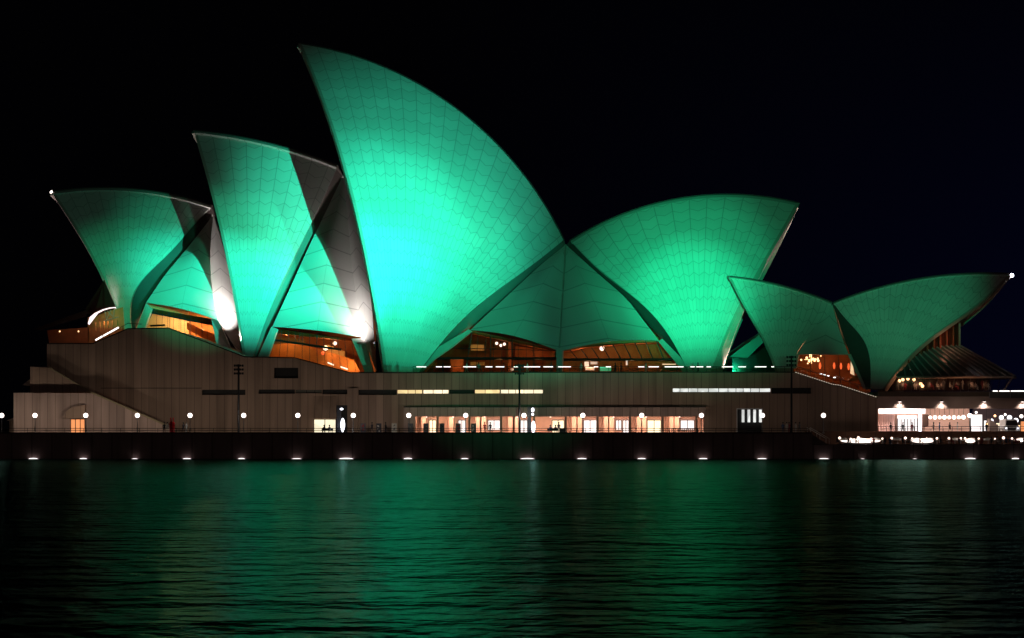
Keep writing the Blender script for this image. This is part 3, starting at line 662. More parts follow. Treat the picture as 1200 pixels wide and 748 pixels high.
foyer(ch, AXC, None, [(659, 411.5, 13.6), (700, 403.5, 13.6), (771, 400.5, 13.6), (803, 441, 13.6), (659, 441, 13.6)], None, [((659, 421.3), (790, 421.3), .20)] + ribs4)
slab(ch, AXC, 'foyer_wall', [(656, 385, 6), (800, 385, 4), (815, 445, 4), (656, 445, 6)], WOOD)
slab(ch, AXC, 'foyer_ceiling', [(659, 412.5, 12.5), (700, 404.5, 12.5), (771, 401.5, 12.5), (771, 399.5, 12.5), (659, 410, 12.5)], WOODR, (0, -9, 0))
slab(ch, AXC, 'gallery_floor', [(659, 421, 9), (786, 421, 9), (786, 422.6, 9), (659, 422.6, 9)], DARKM, (0, -5, 0))
for x, y in ((680, 415), (715, 411), (750, 411), (690, 431), (740, 431), (775, 433)): point(AXC.w(AXC.pix(x, y, 11.3)), 150, (1, .50, .24), .3)
mb = MB(); mb.ball(AXC.w(AXC.pix(705.5, 408.5, 10)), .42); mb.build('pendant_lamp', LAMPW, ch)
for x0, x1, y0, y1, m in ((685, 690, 424, 430, WINW), (692, 700, 424, 427, WINW), (703, 716, 430, 435, emis('green_lit_screen', (.12, 1, .6), 1.1, .4, 2)), (686, 697, 430, 434, WINW), (733.5, 735.5, 422.8, 428, WINW), (776, 792, 426.5, 427.6, WINC)):
    slab(ch, AXC, 'lit_panel', [(x0, y0, 10.5), (x1, y0, 10.5), (x1, y1, 10.5), (x0, y1, 10.5)], m, (0, -.1, 0))
slab(ch, AXC, 'bar_counter', [(774, 434, 12), (778, 428.5, 12), (792, 428.5, 12), (797, 434, 12)], CREAM, (0, -.8, 0))
# restaurant opening
foyer(re, AXR, None, [(935, 416.5, 6), (994, 415.8, 6), (1011, 455, 6), (1000, 458, 6), (932, 440, 6)], None, [((950, 416), (950, 440), .05), ((966, 416), (967, 444), .05), ((982, 416), (985, 449), .05)])
slab(re, AXR, 'dining_room_wall', [(930, 405, -1), (1020, 405, -1), (1020, 462, -1), (930, 462, -1)], WOODR)
mb = MB(); c9 = AXR.w(AXR.pix(951, 421.5, 3)); rq = random.Random(5)
for k in range(16): mb.ball(c9 + Vector((rq.gauss(0, .75), rq.gauss(0, .5), rq.gauss(0, .42))), rq.uniform(.10, .24), 7)
mb.tube([c9 - Vector((1.2, 0, 0)), c9 + Vector((1.2, 0, 0))], .05, 5); mb.tube([c9 - Vector((0, 0, .7)), c9 + Vector((0, 0, 2))], .05, 5)
mb.build('chandelier', emis('chandelier_glow', (1, .66, .34), 4.5), re)
for x, y in ((961, 429), (977.5, 429), (985.5, 429.5), (994.5, 430)):
    mb = MB(); mb.tube([AXR.w(AXR.pix(x, y - 4, 3)), AXR.w(AXR.pix(x, y, 3)), AXR.w(AXR.pix(x, y + 3.5, 3))], [.12, .22, .12], 8); mb.build('pendant_lamp', REDL, re)
slab(re, AXR, 'lit_panel', [(997, 423, 4), (998.5, 424, 4), (1001, 440, 4), (996.5, 438, 4)], WINC)
point(AXR.w(AXR.pix(955, 427, 4.2)), 150, (1, .50, .22), .3); point(AXR.w(AXR.pix(993, 437, 4.2)), 45, (1, .42, .18), .3)
mb = MB(); c0 = AXR.w(AXR.pix(1003, 447, 5.2)); mb.lathe(c0, [(1.25, 0), (1.0, .45), (.55, .8), (.02, .95)], 14); mb.build('lamp_shade', ORANGEC, re)

# restaurant: red fins, glass skirt, dining floor
mb = MB(); wl = []
for k in range(9):
    t = k / 8; x = 1124.3 - 60 * t; h = .2 + 7.4 * t
    rt = sorted([(abs(AXR.w(p).x - AXR.w(AXR.pix(x, 400, h)).x), p[2]) for p in sR2['edge']])[0][1]
    yb = 406 + 20 * max(0, t - .35) / .65
    a, b = AXR.w(AXR.pix(x, yb + 2, h)), None; b = Vector((a.x, a.y, max(a.z + .6, min(AXR.w(AXR.pix(1124, 373, 0)).z, rt + .2)) - (.0 if k else .0)))
    wl.append((a, b)); f_ = MB(); f_.box(a.x - .12, a.x + .12, a.y - .35, a.y + .35, a.z, b.z - .3); f_.build('mullion', REDF if k else CONC, re)
mb = MB(); mb.grid([[p[0] + Vector((0, .5, 0)) for p in wl], [p[1] + Vector((0, .5, -.35)) for p in wl]], None, False); mb.build('mouth_wall', mat('dark_red_glazing', (.16, .03, .02), .3), re)
point(AXR.w(AXR.pix(1110, 402, 3.5)) + Vector((0, -1.2, 0)), 46, (1, .35, .2), .4)
tops = [(1126, 406, .3), (1110, 405, 2), (1090.5, 409, 4.5), (1073, 417.6, 6.8), (1062, 429, 8.2), (1055, 436, 8.8)]
bots = [(1187, 440.7, 2.5), (1160, 441, 5.5), (1130, 441, 7.5), (1100, 441, 9), (1072, 441, 9.6), (1051, 441, 9.7)]
T3, B3 = resample(pxl(AXR, tops), 14), resample(pxl(AXR, bots), 14)
for mir in (False, True):
    mb = MB(); mb.sheet([[AXR.w(p, mir) for p in T3], [AXR.w(p, mir) for p in B3]], [[AXR.w(p - np.array([0, 0, .25]), mir) for p in T3], [AXR.w(p - np.array([0, 0, .25]), mir) for p in B3]]); sk = mb.build('skirt_roof', mat('skirt_glass', (.13, .13, .13), .3, .3, spec=.8) if 'skirt_glass' not in MATS else MATS['skirt_glass'], re)
    for k in range(15):
        mb = MB(); mb.tube([AXR.w(T3[k] + np.array([0, .08, .1]), mir), AXR.w(B3[k] + np.array([0, .08, .1]), mir)], .13, 6); mb.build('roof_rib', GREYM, sk)
    mb = MB(); mb.tube([AXR.w(p + np.array([0, .1, -.15]), mir) for p in B3], .2, 6); mb.build('eaves_beam', CONC, sk)
mb = MB(); cap = [AXR.w(B3[0]), AXR.w(B3[0], True), AXR.w(T3[0], True), AXR.w(T3[0])]; mb.face(cap); mb.face([c_ - Vector((0, 0, .25)) for c_ in cap]); mb.build('skirt_roof', MATS['skirt_glass'], re)
mb = MB(); a, b = AXR.w(AXR.pix(1187, 441.5, 2.5)), AXR.w(AXR.pix(1176, 458, 2)); mb.tube([a, b], .16, 6); mb.build('strut', CONC, re)
ZR = G(0, 458.5, 0).z
slab(re, AXR, 'dining_room_wall', [(1045, 440, 3), (1160, 440, 1), (1160, 458.3, 1), (1045, 458.3, 3)], BRONZE)
mb = MB()
for k in range(15):
    p = B3[k] * .9 + T3[k] * .1; a = AXR.w(p); mb.tube([a - Vector((0, 0, .2)), Vector((a.x * .995, a.y + .5, ZR + .02))], .05, 5)
mb.build('mullions', DARKM, re)
for x in (1058, 1074, 1090, 1105, 1121, 1140, 1155): point(AXR.w(AXR.pix(x, 449, max(5.2, 8.6 - .0 * x))) , 22, (1, .42, .22), .2)
for x, y, h in ((1054, 446.5, 6), (1058, 445, 6), (1064, 444, 6), (1071, 445, 6), (1081, 452.5, 7), (1079, 450, 6)):
    mb = MB(); mb.ball(AXR.w(AXR.pix(x, y, h)), .26, 8); mb.build('table_lamp', WARML, re)

# opera theatre behind: mostly hidden, one green slab shows in the gap
AXO = Axis((14, 98), R(1))
op = empty('opera_theatre', (14, 98, G(0, 437, 0).z), 'smaller sail roof behind the tall ones, seen as a sloping green slab in the gap', 'theatre')
shell(op, AXO, (845, 300), (790, 298), (716, 330), (795, 452), (775, 452), 15, [(822, 345)], [(742, 385)], thick=.8)
poly_part(op, AXO, 'side_shell', [(854, 418.5, 17), (889, 393.5, 17), (925, 372, 17), (925, 385, 17), (896, 400, 17), (876, 419.5, 17)], TILES, (0, -2, 0))
poly_part(op, AXO, 'foyer_wall', [(858, 420, 15), (876, 420, 15), (925, 388, 15), (925, 445, 15), (858, 445, 15)], BRONZE, (0, -1, 0))
spot(G(880, 430, 60), G(885, 400, 81), .75, GREEN, 90, 1, .3)

# ---------------------------------------------------------------- white floods between the shells
def fixture(loc, tgt, label, E, cone, col=(1, .93, .92), rad=.25):
    loc = Vector(loc); tgt = Vector(tgt); e = empty('floodlight_fitting', loc, label, 'floodlight', 'white floodlights between the shells')
    d = (tgt - loc).normalized(); mb = MB(); mb.tube([loc - d * .45, loc - d * .1, loc], [.12, .26, .30], 10); mb.build('housing', DARKM, e)
    mb = MB(); mb.tube([loc - d * .3, (loc - d * .3) - Vector((0, 0, .8))], .06, 6); mb.build('bracket', DARKM, e)
    spot(loc + d * .15, tgt, E, col, cone, 1.0, rad)
fixture(AXC.w(AXC.pix(281, 392, 16)), AXC.w(AXC.pix(258, 325, 7)), 'white floodlight at the left edge of the second sail, washing the narrow side shell', 12, 74)
fixture(AXC.w(AXC.pix(438.5, 402, 21.5)), AXC.w(AXC.pix(417, 355, 14)), 'white floodlight behind the left edge of the tallest sail', 8, 80)
fixture(AXC.w(AXC.pix(849, 436, 18.5)), AXC.w(AXC.pix(886, 340, 11)), 'small white floodlight at the foot of the fourth sail mouth', 4.5, 60, (1, .74, .68))
fixture(AXR.w(AXR.pix(1066, 434, 8.8)), AXR.w(AXR.pix(1118, 380, 4.5)), 'small floodlight on the ribbed roof, aimed up the right sail mouth', .8, 75, (1, .66, .50), .2)  # lamp added to brighten the pale rim of the right sail
fixture(AXC.w(AXC.pix(133, 392, 16)), AXC.w(AXC.pix(100, 290, 8)), 'small white floodlight at the foot of the leftmost sail mouth', 5, 50, (1, .82, .86))
# narrower upward beams of the same two white fittings
spot(AXC.w(AXC.pix(281, 400, 18)), AXC.w(AXC.pix(259, 312, 5)), 2.6, (1, .94, .93), 42, 1.0, .25)
spot(AXC.w(AXC.pix(438.5, 404, 22.5)), AXC.w(AXC.pix(424, 325, 10)), 1.6, (1, .94, .93), 36, 1.0, .25)
spot(AXC.w(AXC.pix(849, 434, 18.5)), AXC.w(AXC.pix(927, 252, 2)), 3.2, (1, .84, .80), 26, 1.0, .2)
# beacons on two tips
for (x, y, ax, r_, lab) in ((60.5, 225.5, AXC, .32, 'small white beacon on the tip of the leftmost sail'), (1185.5, 323, AXR, .33, 'bright white star-like beacon on the tip of the restaurant sail')):
    p = ax.w(ax.pix(x, y, 0)); e = empty('beacon', p, lab, 'beacon'); mb = MB(); mb.ball(p, r_); mb.build('lamp_globe', STARL if ax is AXR else LAMPW, e); mb = MB(); mb.tube([p, p + Vector((.8 if ax is AXC else -.8, 0, -.5))], .08, 6); mb.build('bracket', DARKM, e)

# left foyer of the first shell: skirt roof, lit truss
def Gs(pts): return [G(*p) for p in pts]
lf = empty('north_foyer', G(85, 400, 30), 'low brown foyer with a lit white arch under the leftmost sail', 'foyer')
mb = MB(); mb.face(Gs([(104, 362, 32), (40, 385.5, 30), (48, 387, 26), (101, 371, 26)])); mb.face(Gs([(40, 385.5, 30), (104, 362, 32), (120, 362, 50), (55, 384, 52)])); mb.face(Gs([(48, 387, 26), (40, 385.5, 30), (55, 387.5, 52)]))
mb.build('skirt_roof', mat('dim_red_roof', (.22, .07, .05), .5), lf)
mb = MB(); mb.prism(Gs([(55, 387, 31), (104, 384, 31), (104, 404, 31), (58, 404, 31)]), (0, .3, 0)); mb.build('wall', WOODR, lf)
mb = MB(); mb.prism(Gs([(103, 372, 31), (144, 360, 31), (146, 390, 31), (103, 404, 31)]), (0, .3, 0)); mb.build('wall', WOOD, lf)
arch = [(103, 379), (105, 372), (111, 367), (120, 362.8), (128, 360.6), (135, 360)]
low = [(103.8, 380.5), (109, 373.5), (114, 367), (120, 363.9), (128, 361.4), (135, 360.7)]
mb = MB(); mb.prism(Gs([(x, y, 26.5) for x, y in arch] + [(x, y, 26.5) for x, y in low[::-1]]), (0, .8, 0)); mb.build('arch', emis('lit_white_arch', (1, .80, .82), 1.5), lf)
mb = MB()
for a, b in (((123, 365), (125, 375)), ((125, 375), (130, 363)), ((126, 364.5), (133, 372)), ((133, 372), (134, 362)), ((122, 376.5), (139, 371.5))): mb.tube([G(*a, 26.4), G(*b, 26.4)], .09, 6)
mb.build('truss', mat('pale_truss', (.8, .5, .42), .5), lf)
for k in range(6):
    x = 112 + k * 5; mb = MB(); mb.tube([G(x, 378 - k * .6, 28), G(x, 388, 28)], .12, 6); mb.build('column', WOOD, lf)
mb = MB(); mb.prism(Gs([(109, 372, 30), (123, 366, 30), (136, 361, 30), (122, 328, 42), (100, 362, 38)]), (0, .3, 0)); mb.build('gable_wall', mat('dim_red_gable', (.30, .06, .05), .5), lf)
for x in (70, 92):
    mb = MB(); mb.ball(G(x, 388.5, 29), .13, 8); mb.build('ceiling_lamp', WARML, lf)
    point(G(x, 390, 28.8), 2.5, (1, .6, .3), .2)
point(G(124, 375, 27.6), 60, (1, .55, .28), .25)
point(G(108, 366, 24), 25, (1, .4, .35), .25)

# ---------------------------------------------------------------- railings with lights
def railing(name, label, pts, h, gap, m, cat='railing', rails=(1.0,)):
    e = empty(name, pts[0], label, cat); mb = MB()
    for f_ in rails: mb.tube([Vector(p) + Vector((0, 0, h * f_)) for p in pts], .045, 5)
    mb.build('rail', m, e); pm = None
    for a, b in zip(pts, pts[1:]):
        a, b = Vector(a), Vector(b); n = max(1, min(99, round((b - a).length / gap)))
        for k in range(n):
            p = a + (b - a) * k / n
            if pm is None:
                t = MB(); t.tube([p, p + Vector((0, 0, h))], .04, 5); pm = t.build('post', m, e, origin=p)
            else:
                c_ = pm.copy(); COL.objects.link(c_); c_.parent = e; c_.location = p - Vector(pts[0])
    return e
zb = ZB + .2
railing('quay_railing', 'long low dark railing along the top of the sea wall', [(-150, -13.5, zb), (XE - .5, -13.5, zb)], .62, 2.9, DARKM, rails=(1, .5))
railing('terrace_railing', 'dark railing on the brown wall under the bright concourse', [(G(1028, 0, -5.3).x, -5.3, ZB + .35), (125, -5.3, ZB + .35)], .75, 1.5, DARKM, rails=(1, .5))
dr = railing('deck_railing', 'thin podium edge railing with dashes of white light', [G(484, 436, 1.2), G(931, 436, 1.2)], .85, 1.6, DARKM)
for a, b in ((488, 499.5), (511, 518), (520, 528), (543, 558), (569, 577), (581, 591), (602, 607), (614, 633), (637, 648), (654, 669), (696, 701), (710, 716), (748, 755), (760, 772), (779, 793.5), (794, 801), (809, 814), (816, 824), (828, 833), (846, 859), (865, 874), (884.5, 898), (904, 907)):
    p, q = G(a, 430, 1.15), G(b, 430, 1.15); mb = MB(); mb.box(p.x, q.x, 1.05, 1.25, p.z - .06, p.z + .055); mb.build('light_strip', STRIP, dr)
mb = MB(); p, q = G(484, 431.5, 1.2), G(931, 436, 1.2); mb.box(p.x, q.x, 1.19, 1.22, q.z, p.z); mb.build('glass_panel', GLASS, dr)
hr = empty('ramp_railing', G(111, 399, .5), 'two bright white light strips climbing the left podium ramp', 'railing')
for a, b in (((112, 398.8), (120, 394.2)), ((121, 393.8), (127.5, 390.2)), ((128, 390), (139, 383.8))):
    p, q = G(*a, .5), G(*b, .5); mb = MB(); mb.tube([p, q], .13, 6); mb.build('light_strip', STRIP, hr)
mb = MB(); mb.tube([G(110, 400, .6), G(150, 379, .6), G(166, 380, .6)], .05, 5)
for x in (112, 120, 128, 136, 144): mb.tube([G(x, 399 - (x - 112) * .53, .6), G(x, 407 - (x - 112) * .53, .6)], .05, 5)
mb.build('rail', DARKM, hr)
sr = empty('stair_railing', G(932, 434, .5), 'dotted light rail running down the podium stair beside the small sails', 'railing')
pl = [(932, 438), (976, 452.3), (984, 453.2), (1028, 467.5)]
mb = MB(); mb.tube([G(x, y - 9, 1.2) for x, y in pl], .05, 5)
for x, y in [(936 + k * 10, 439 + k * 3.05) for k in range(9)]: mb.tube([G(x, y + .5, 1.2), G(x, y - 9, 1.2)], .04, 5)
mb.build('rail', GREYM, sr)
mb = MB(); n = 34
for (a, b) in zip(pl, pl[1:]):
    m_ = max(2, int((b[0] - a[0]) / 2.6))
    for k in range(m_):
        t = k / m_; t2 = t + .62 / m_; p, q = G(a[0] + (b[0] - a[0]) * t, a[1] + (b[1] - a[1]) * t - 1.7, -.22), G(a[0] + (b[0] - a[0]) * t2, a[1] + (b[1] - a[1]) * t2 - 1.7, -.22); mb.tube([p, q], .07, 4)
mb.build('light_strip', emis('dotted_strip', (1, .82, .6), .55), sr)
for x in (962, 966, 970.5, 978):
    mb = MB(); p = G(x, 438.5 + (x - 962) * .25, 4); mb.box(p.x - .18, p.x + .18, 3.9, 4.1, p.z - .08, p.z + .08); mb.build('lamp', STRIP, sr)

# ---------------------------------------------------------------- globe lamps and added waterline glow ovals
lamps = [(2, 'globe lamp at the far left edge, left of the podium'), (41, 'globe lamp in front of the plain left end of the podium'), (100.5, 'globe lamp at the right side of the orange doorway'), (161, 'globe lamp under the sloping stair parapet'),
         (222.7, 'globe lamp just right of the red pillar'), (285.6, 'globe lamp beside the left light mast'), (349, 'globe lamp left of the cream lit doorway'), (414, 'globe lamp just right of the short bright pylon'),
         (479, 'globe lamp at the left end of the lit colonnade'), (545.7, 'globe lamp in front of the second bay of the colonnade'), (614, 'globe lamp between the middle mast and the tall pylon'), (683, 'globe lamp at the double white shop window'),
         (752, 'globe lamp beside the wide cream shop window'), (822, 'globe lamp at the right end of the lit colonnade'), (893.5, 'globe lamp on the doorway with white bars'), (965, 'globe lamp standing alone on the dark wall left of the terrace'), (1136.5, 'globe lamp in front of the bright concourse')]
proto = None
for i, (x, lab) in enumerate(lamps):
    Y = -11.5 if x < 1000 else -4.2
    base = G(x, 500, Y); base.z = ZB + .01; zt = G(x, 487 if x < 1000 else 484, Y).z
    if proto is None:
        proto = empty('globe_lamp', base, lab, 'street lamp', 'globe lamps along the broadwalk')
        mb = MB(); mb.lathe(base, [(.01, 0), (.22, 0), (.22, .12), (.09, .25), (.06, 1.0), (.05, zt - base.z - .38)], 10); mb.build('post', GREYM, proto)
        mb = MB(); mb.lathe((base.x, base.y, zt - .42), [(.02, -.06), (.17, -.05), (.20, .04), (.14, .08)], 12); mb.build('collar', DARKM, proto)
        mb = MB(); mb.ball((base.x, base.y, zt), .36); mb.build('globe', GLOBE, proto); o = proto
        sl = bpy.data.lights.new('globe_light', 'SPOT'); sl.energy = 225; sl.color = (1, .85, .66); sl.spot_size = R(165); sl.spot_blend = .6; sl.shadow_soft_size = .3
        so = bpy.data.objects.new('globe_light', sl); COL.objects.link(so); so.parent = proto; so.location = Vector((0, .45, zt - base.z)); so.rotation_euler = (R(90), 0, 0)
    else:
        o = copy_tree(proto); o.location = base; tag(o, lab)
        if x > 860:
            for ch_o in o.children:
                if ch_o.type == 'LIGHT': ch_o.data = ch_o.data.copy(); ch_o.data.energy = 30
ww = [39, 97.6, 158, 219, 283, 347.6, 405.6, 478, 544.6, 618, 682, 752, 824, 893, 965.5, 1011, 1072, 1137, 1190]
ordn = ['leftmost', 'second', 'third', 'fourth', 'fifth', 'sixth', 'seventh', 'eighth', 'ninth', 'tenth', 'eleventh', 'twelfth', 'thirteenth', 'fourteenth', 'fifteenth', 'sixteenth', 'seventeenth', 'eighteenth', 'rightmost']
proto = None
for i, x in enumerate(ww):  # glowing ovals added for the bright lamp spots along the waterline
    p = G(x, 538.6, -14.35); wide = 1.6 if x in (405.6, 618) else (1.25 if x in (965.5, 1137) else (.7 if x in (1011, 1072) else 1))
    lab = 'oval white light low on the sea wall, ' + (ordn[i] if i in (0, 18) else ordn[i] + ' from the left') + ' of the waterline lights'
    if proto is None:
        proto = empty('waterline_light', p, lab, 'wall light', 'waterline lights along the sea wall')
        mb = MB(); mb.ball(p, .13, 10); o2 = mb.build('lens', OVAL_GLOW, proto, origin=p); o2.scale = (6.2, 1, 1.5)
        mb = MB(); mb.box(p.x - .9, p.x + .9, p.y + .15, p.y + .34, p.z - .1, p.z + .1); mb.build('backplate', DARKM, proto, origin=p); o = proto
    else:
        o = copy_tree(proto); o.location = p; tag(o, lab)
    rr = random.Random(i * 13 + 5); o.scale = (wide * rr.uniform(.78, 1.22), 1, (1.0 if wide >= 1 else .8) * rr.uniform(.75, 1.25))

# ---------------------------------------------------------------- light masts and pylons
def mast(x, ybot, ytop, lab, Y):
    b = G(x, ybot, Y); t = G(x, ytop, Y); e = empty('light_mast', b, lab, 'light mast', 'tall dark light masts on the broadwalk')
    mb = MB(); mb.tube([b, t], [.20, .12], 10); mb.build('pole', DARKM, e)
    for k in range(3):
        z = t.z - k * .62 - .2; mb = MB(); mb.box(b.x - .75, b.x + .75, Y - .04, Y + .04, z - .04, z + .04); c_ = mb.build('crossarm', DARKM, e)
        for dx in (-.62, -.22, .22, .62):
            mb = MB(); mb.box(b.x + dx - .14, b.x + dx + .14, Y + .05, Y + .4, z - .18, z + .16); mb.build('lamp_head', DARKM, c_)
mast(279.5, 508, 427, 'dark light mast standing left of the short podium windows', -8)
mast(608.7, 508, 427, 'dark light mast in front of the middle of the colonnade', -10)
mast(927.5, 520, 417, 'dark light mast at the foot of the small left sail', -13.0)
def pylon(x0, x1, ytop, lab, lights):
    Y = -9; a, b = G(x0, ytop, Y), G(x1, 508, Y); e = empty('light_pylon', ((a.x + b.x) / 2, Y, ZB), lab, 'pylon', 'dark pylons with bright lights')
    mb = MB(); mb.box(a.x, b.x, Y, Y + .7, ZB + .01, a.z); mb.build('column', DARKM, e)
    for (lx, ly, rx, rz) in lights:
        p = G(lx, ly, Y - .35); mb = MB(); mb.lathe(p, [(rx * math.sin(math.pi * k / 12) + .001, -rz * math.cos(math.pi * k / 12)) for k in range(13)], 14); mb.build('lamp', LAMPW2, e)
pylon(394.5, 399.5, 476, 'dark pylon with a tall oval light beside the cream doorway', [(400.3, 479.5, .26, .17), (401.6, 498.3, .34, 1.1)])
pylon(618, 622.5, 477, 'dark pylon with stacked white lights in the middle of the colonnade', [(624.3, 480.5, .24, .34), (624.2, 485.7, .2, .18), (625, 500.5, .32, .95)])
p = G(401.6, 498, -10.5); point(p, 90, (.9, .92, 1), .4); p = G(625, 500, -10.5); point(p, 90, (.9, .92, 1), .4)

# display boards
BB = mat('dark_board', (.05, .05, .07), .4); 
specs = [(425.5, 'dark board with a faint red figure, leftmost of the display boards', CLOTH[3]), (444, 'black and white display board left of the pale board', CLOTH[1]), (462, 'pale grey display board left of the colonnade', CLOTH[1]),
         (481, 'dark display board under the lamp at the left end of the colonnade', CLOTH[4]), (499, 'dark display board in front of the first bay window', CLOTH[4]), (518, 'black display board just right of the first dark pillar', CLOTH[0]), (537, 'maroon display board in front of the narrow white window', CLOTH[3]), (555, 'black and white display board, rightmost of the display boards', CLOTH[1])]
for i, (x, lab, m) in enumerate(specs):
    Y = -3.5; a, b = G(x - 3, 496.3, Y), G(x + 3, 507, Y); e = empty('display_board', ((a.x + b.x) / 2, Y, ZB), lab, 'display board', 'display boards along the broadwalk')
    mb = MB(); mb.box(a.x, b.x, Y, Y + .12, b.z, a.z); mb.build('panel', CLOTH[1] if i == 2 else BB, e)
    mb = MB()
    for sx in (a.x + .08, b.x - .08): mb.tube([(sx, Y + .06, ZB), (sx, Y + .06, b.z)], .05, 6)
    mb.build('legs', DARKM, e)
    mb = MB(); rnd = random.Random(i); w_, h_ = b.x - a.x, a.z - b.z
    for k in range(5):
        px_, pz_ = a.x + w_ * rnd.uniform(.1, .55), b.z + h_ * rnd.uniform(.08, .75); mb.face([(px_, Y - .012 - .003 * k, pz_), (px_ + w_ * rnd.uniform(.15, .35), Y - .012 - .003 * k, pz_), (px_ + w_ * rnd.uniform(.1, .4), Y - .012 - .003 * k, pz_ + h_ * rnd.uniform(.1, .22)), (px_, Y - .012 - .003 * k, pz_ + h_ * rnd.uniform(.05, .2))])
    mb.build('artwork', m if i != 2 else CLOTH[4], e)

# red pillar with two lamps (beside the stair foot)
b = G(201.7, 508.2, -10); e = empty('red_pillar', b, 'red standing pillar with a narrow ribbed top beside the stair foot', 'pillar')
mb = MB(); mb.lathe(b, [(.01, 0), (.52, 0), (.50, .15), (.42, .2), (.42, 1.45), (.5, 1.5), (.46, 1.65), (.25, 1.85)], 18); mb.build('body', REDP, e)
mb = MB()
for dx in (-.2, .2): mb.tube([b + Vector((dx, 0, 1.75)), b + Vector((dx, 0, 2.35))], .09, 8); mb.ball(b + Vector((dx, 0, 2.4)), .12, 8)
mb.build('top_knobs', REDP, e)

# ---------------------------------------------------------------- people
def body_mesh(pose):
    bm_v, ed, rad = [], [], []
    def v(p, r, par=None):
        bm_v.append(p); rad.append(r)
        if par is not None: ed.append((par, len(bm_v) - 1))
        return len(bm_v) - 1
    if pose == 'stand':
        pel = v((0, 0, .95), .15); kn = [(-.10, -.02, .5), (.11, .03, .5)]; ft = [(-.11, 0, .08), (.14, .02, .08)]; toe = [(-.12, -.14, .04), (.17, -.12, .04)]; hd = 0; ch_ = (0, 0, 1.22)
        el = [(-.27, .03, 1.14), (.27, .02, 1.14)]; ha = [(-.26, -.08, .90), (.24, -.10, .90)]
    elif pose == 'walk':
        pel = v((0, 0, .94), .15); kn = [(-.16, -.10, .52), (.10, -.02, .50)]; ft = [(-.26, 0, .08), (.34, 0, .14)]; toe = [(-.40, 0, .05), (.22, 0, .05)]; ch_ = (0, 0, 1.22)
        el = [(.12, -.20, 1.14), (-.12, .20, 1.14)]; ha = [(-.04, -.24, .92), (.04, .24, .92)]
    else:
        pel = v((0, 0, .52), .16); kn = [(-.12, -.42, .52), (.12, -.42, .52)]; ft = [(-.12, -.42, .08), (.12, -.42, .08)]; toe = [(-.12, -.56, .04), (.12, -.56, .04)]; ch_ = (0, -.02, .80)
        el = [(-.26, -.12, .72), (.26, -.12, .72)]; ha = [(-.12, -.36, .70), (.12, -.36, .70)]
    pz = bm_v[pel][2]
    c_ = v(ch_, .17, pel); n_ = v((0, 0, ch_[2] + .25), .07, c_); h1 = v((0, -.01, ch_[2] + .33), .075, n_); h2 = v((0, -.02, ch_[2] + .44), .105, h1); v((0, -.02, ch_[2] + .53), .07, h2)
    for k, sgn in ((0, -1), (1, 1)):
        hp = v((sgn * .09, 0, pz - .05), .105, pel); k_ = v(kn[k], .07, hp); f_ = v(ft[k], .05, k_); v(toe[k], .04, f_)
        sh = v((sgn * .18, 0, ch_[2] + .16), .07, c_); e_ = v(el[k], .05, sh); h_ = v(ha[k], .038, e_); v(tuple(Vector(ha[k]) + Vector((0, -.06, -.05))), .03, h_)
    me = bpy.data.meshes.new('person_body'); me.from_pydata(bm_v, ed, []); o = bpy.data.objects.new('tmp', me); COL.objects.link(o)
    md = o.modifiers.new('s', 'SKIN'); o.modifiers.new('u', 'SUBSURF').levels = 1
    for i, r_ in enumerate(rad): me.skin_vertices[0].data[i].radius = (r_, r_ * .8)
    me.skin_vertices[0].data[0].use_root = True
    dg = bpy.context.evaluated_depsgraph_get(); out_ = bpy.data.meshes.new_from_object(o.evaluated_get(dg)); bpy.data.objects.remove(o)
    zc_ = ch_[2] + .27; zw = pz + .02
    for p in out_.polygons:
        z = p.center.z; p.use_smooth = True
        p.material_index = 2 if z > zc_ or (pose != 'sit' and abs(p.center.x) + abs(p.center.y) > .24 and z < ch_[2] - .25 and z > .85 and pose == 'stand') else (0 if z > zw else 1)
        if pose == 'sit': p.material_index = 2 if z > zc_ else (1 if z < .60 else 0)
    return out_, ch_[2]
BODY = {p: body_mesh(p) for p in ('stand', 'walk', 'sit')}
def person(loc, pose, top_, bot_, label, rz=0, group='people on the broadwalk'):
    me, cz = BODY[pose]; e = empty('person', loc, label, 'person', group, rz)
    m2 = me.copy(); m2.materials.clear()
    for m in (CLOTH[top_], CLOTH[bot_], SKIN): m2.materials.append(m)
    o = bpy.data.objects.new('body', m2); COL.objects.link(o); o.parent = e
    mb = MB(); mb.lathe((0, .015, cz + .47), [(.01, .115), (.07, .10), (.115, .03), (.12, -.06), (.10, -.10)], 12); h = mb.build('hair', HAIR); h.parent = e
    return e
zz = ZB + .01
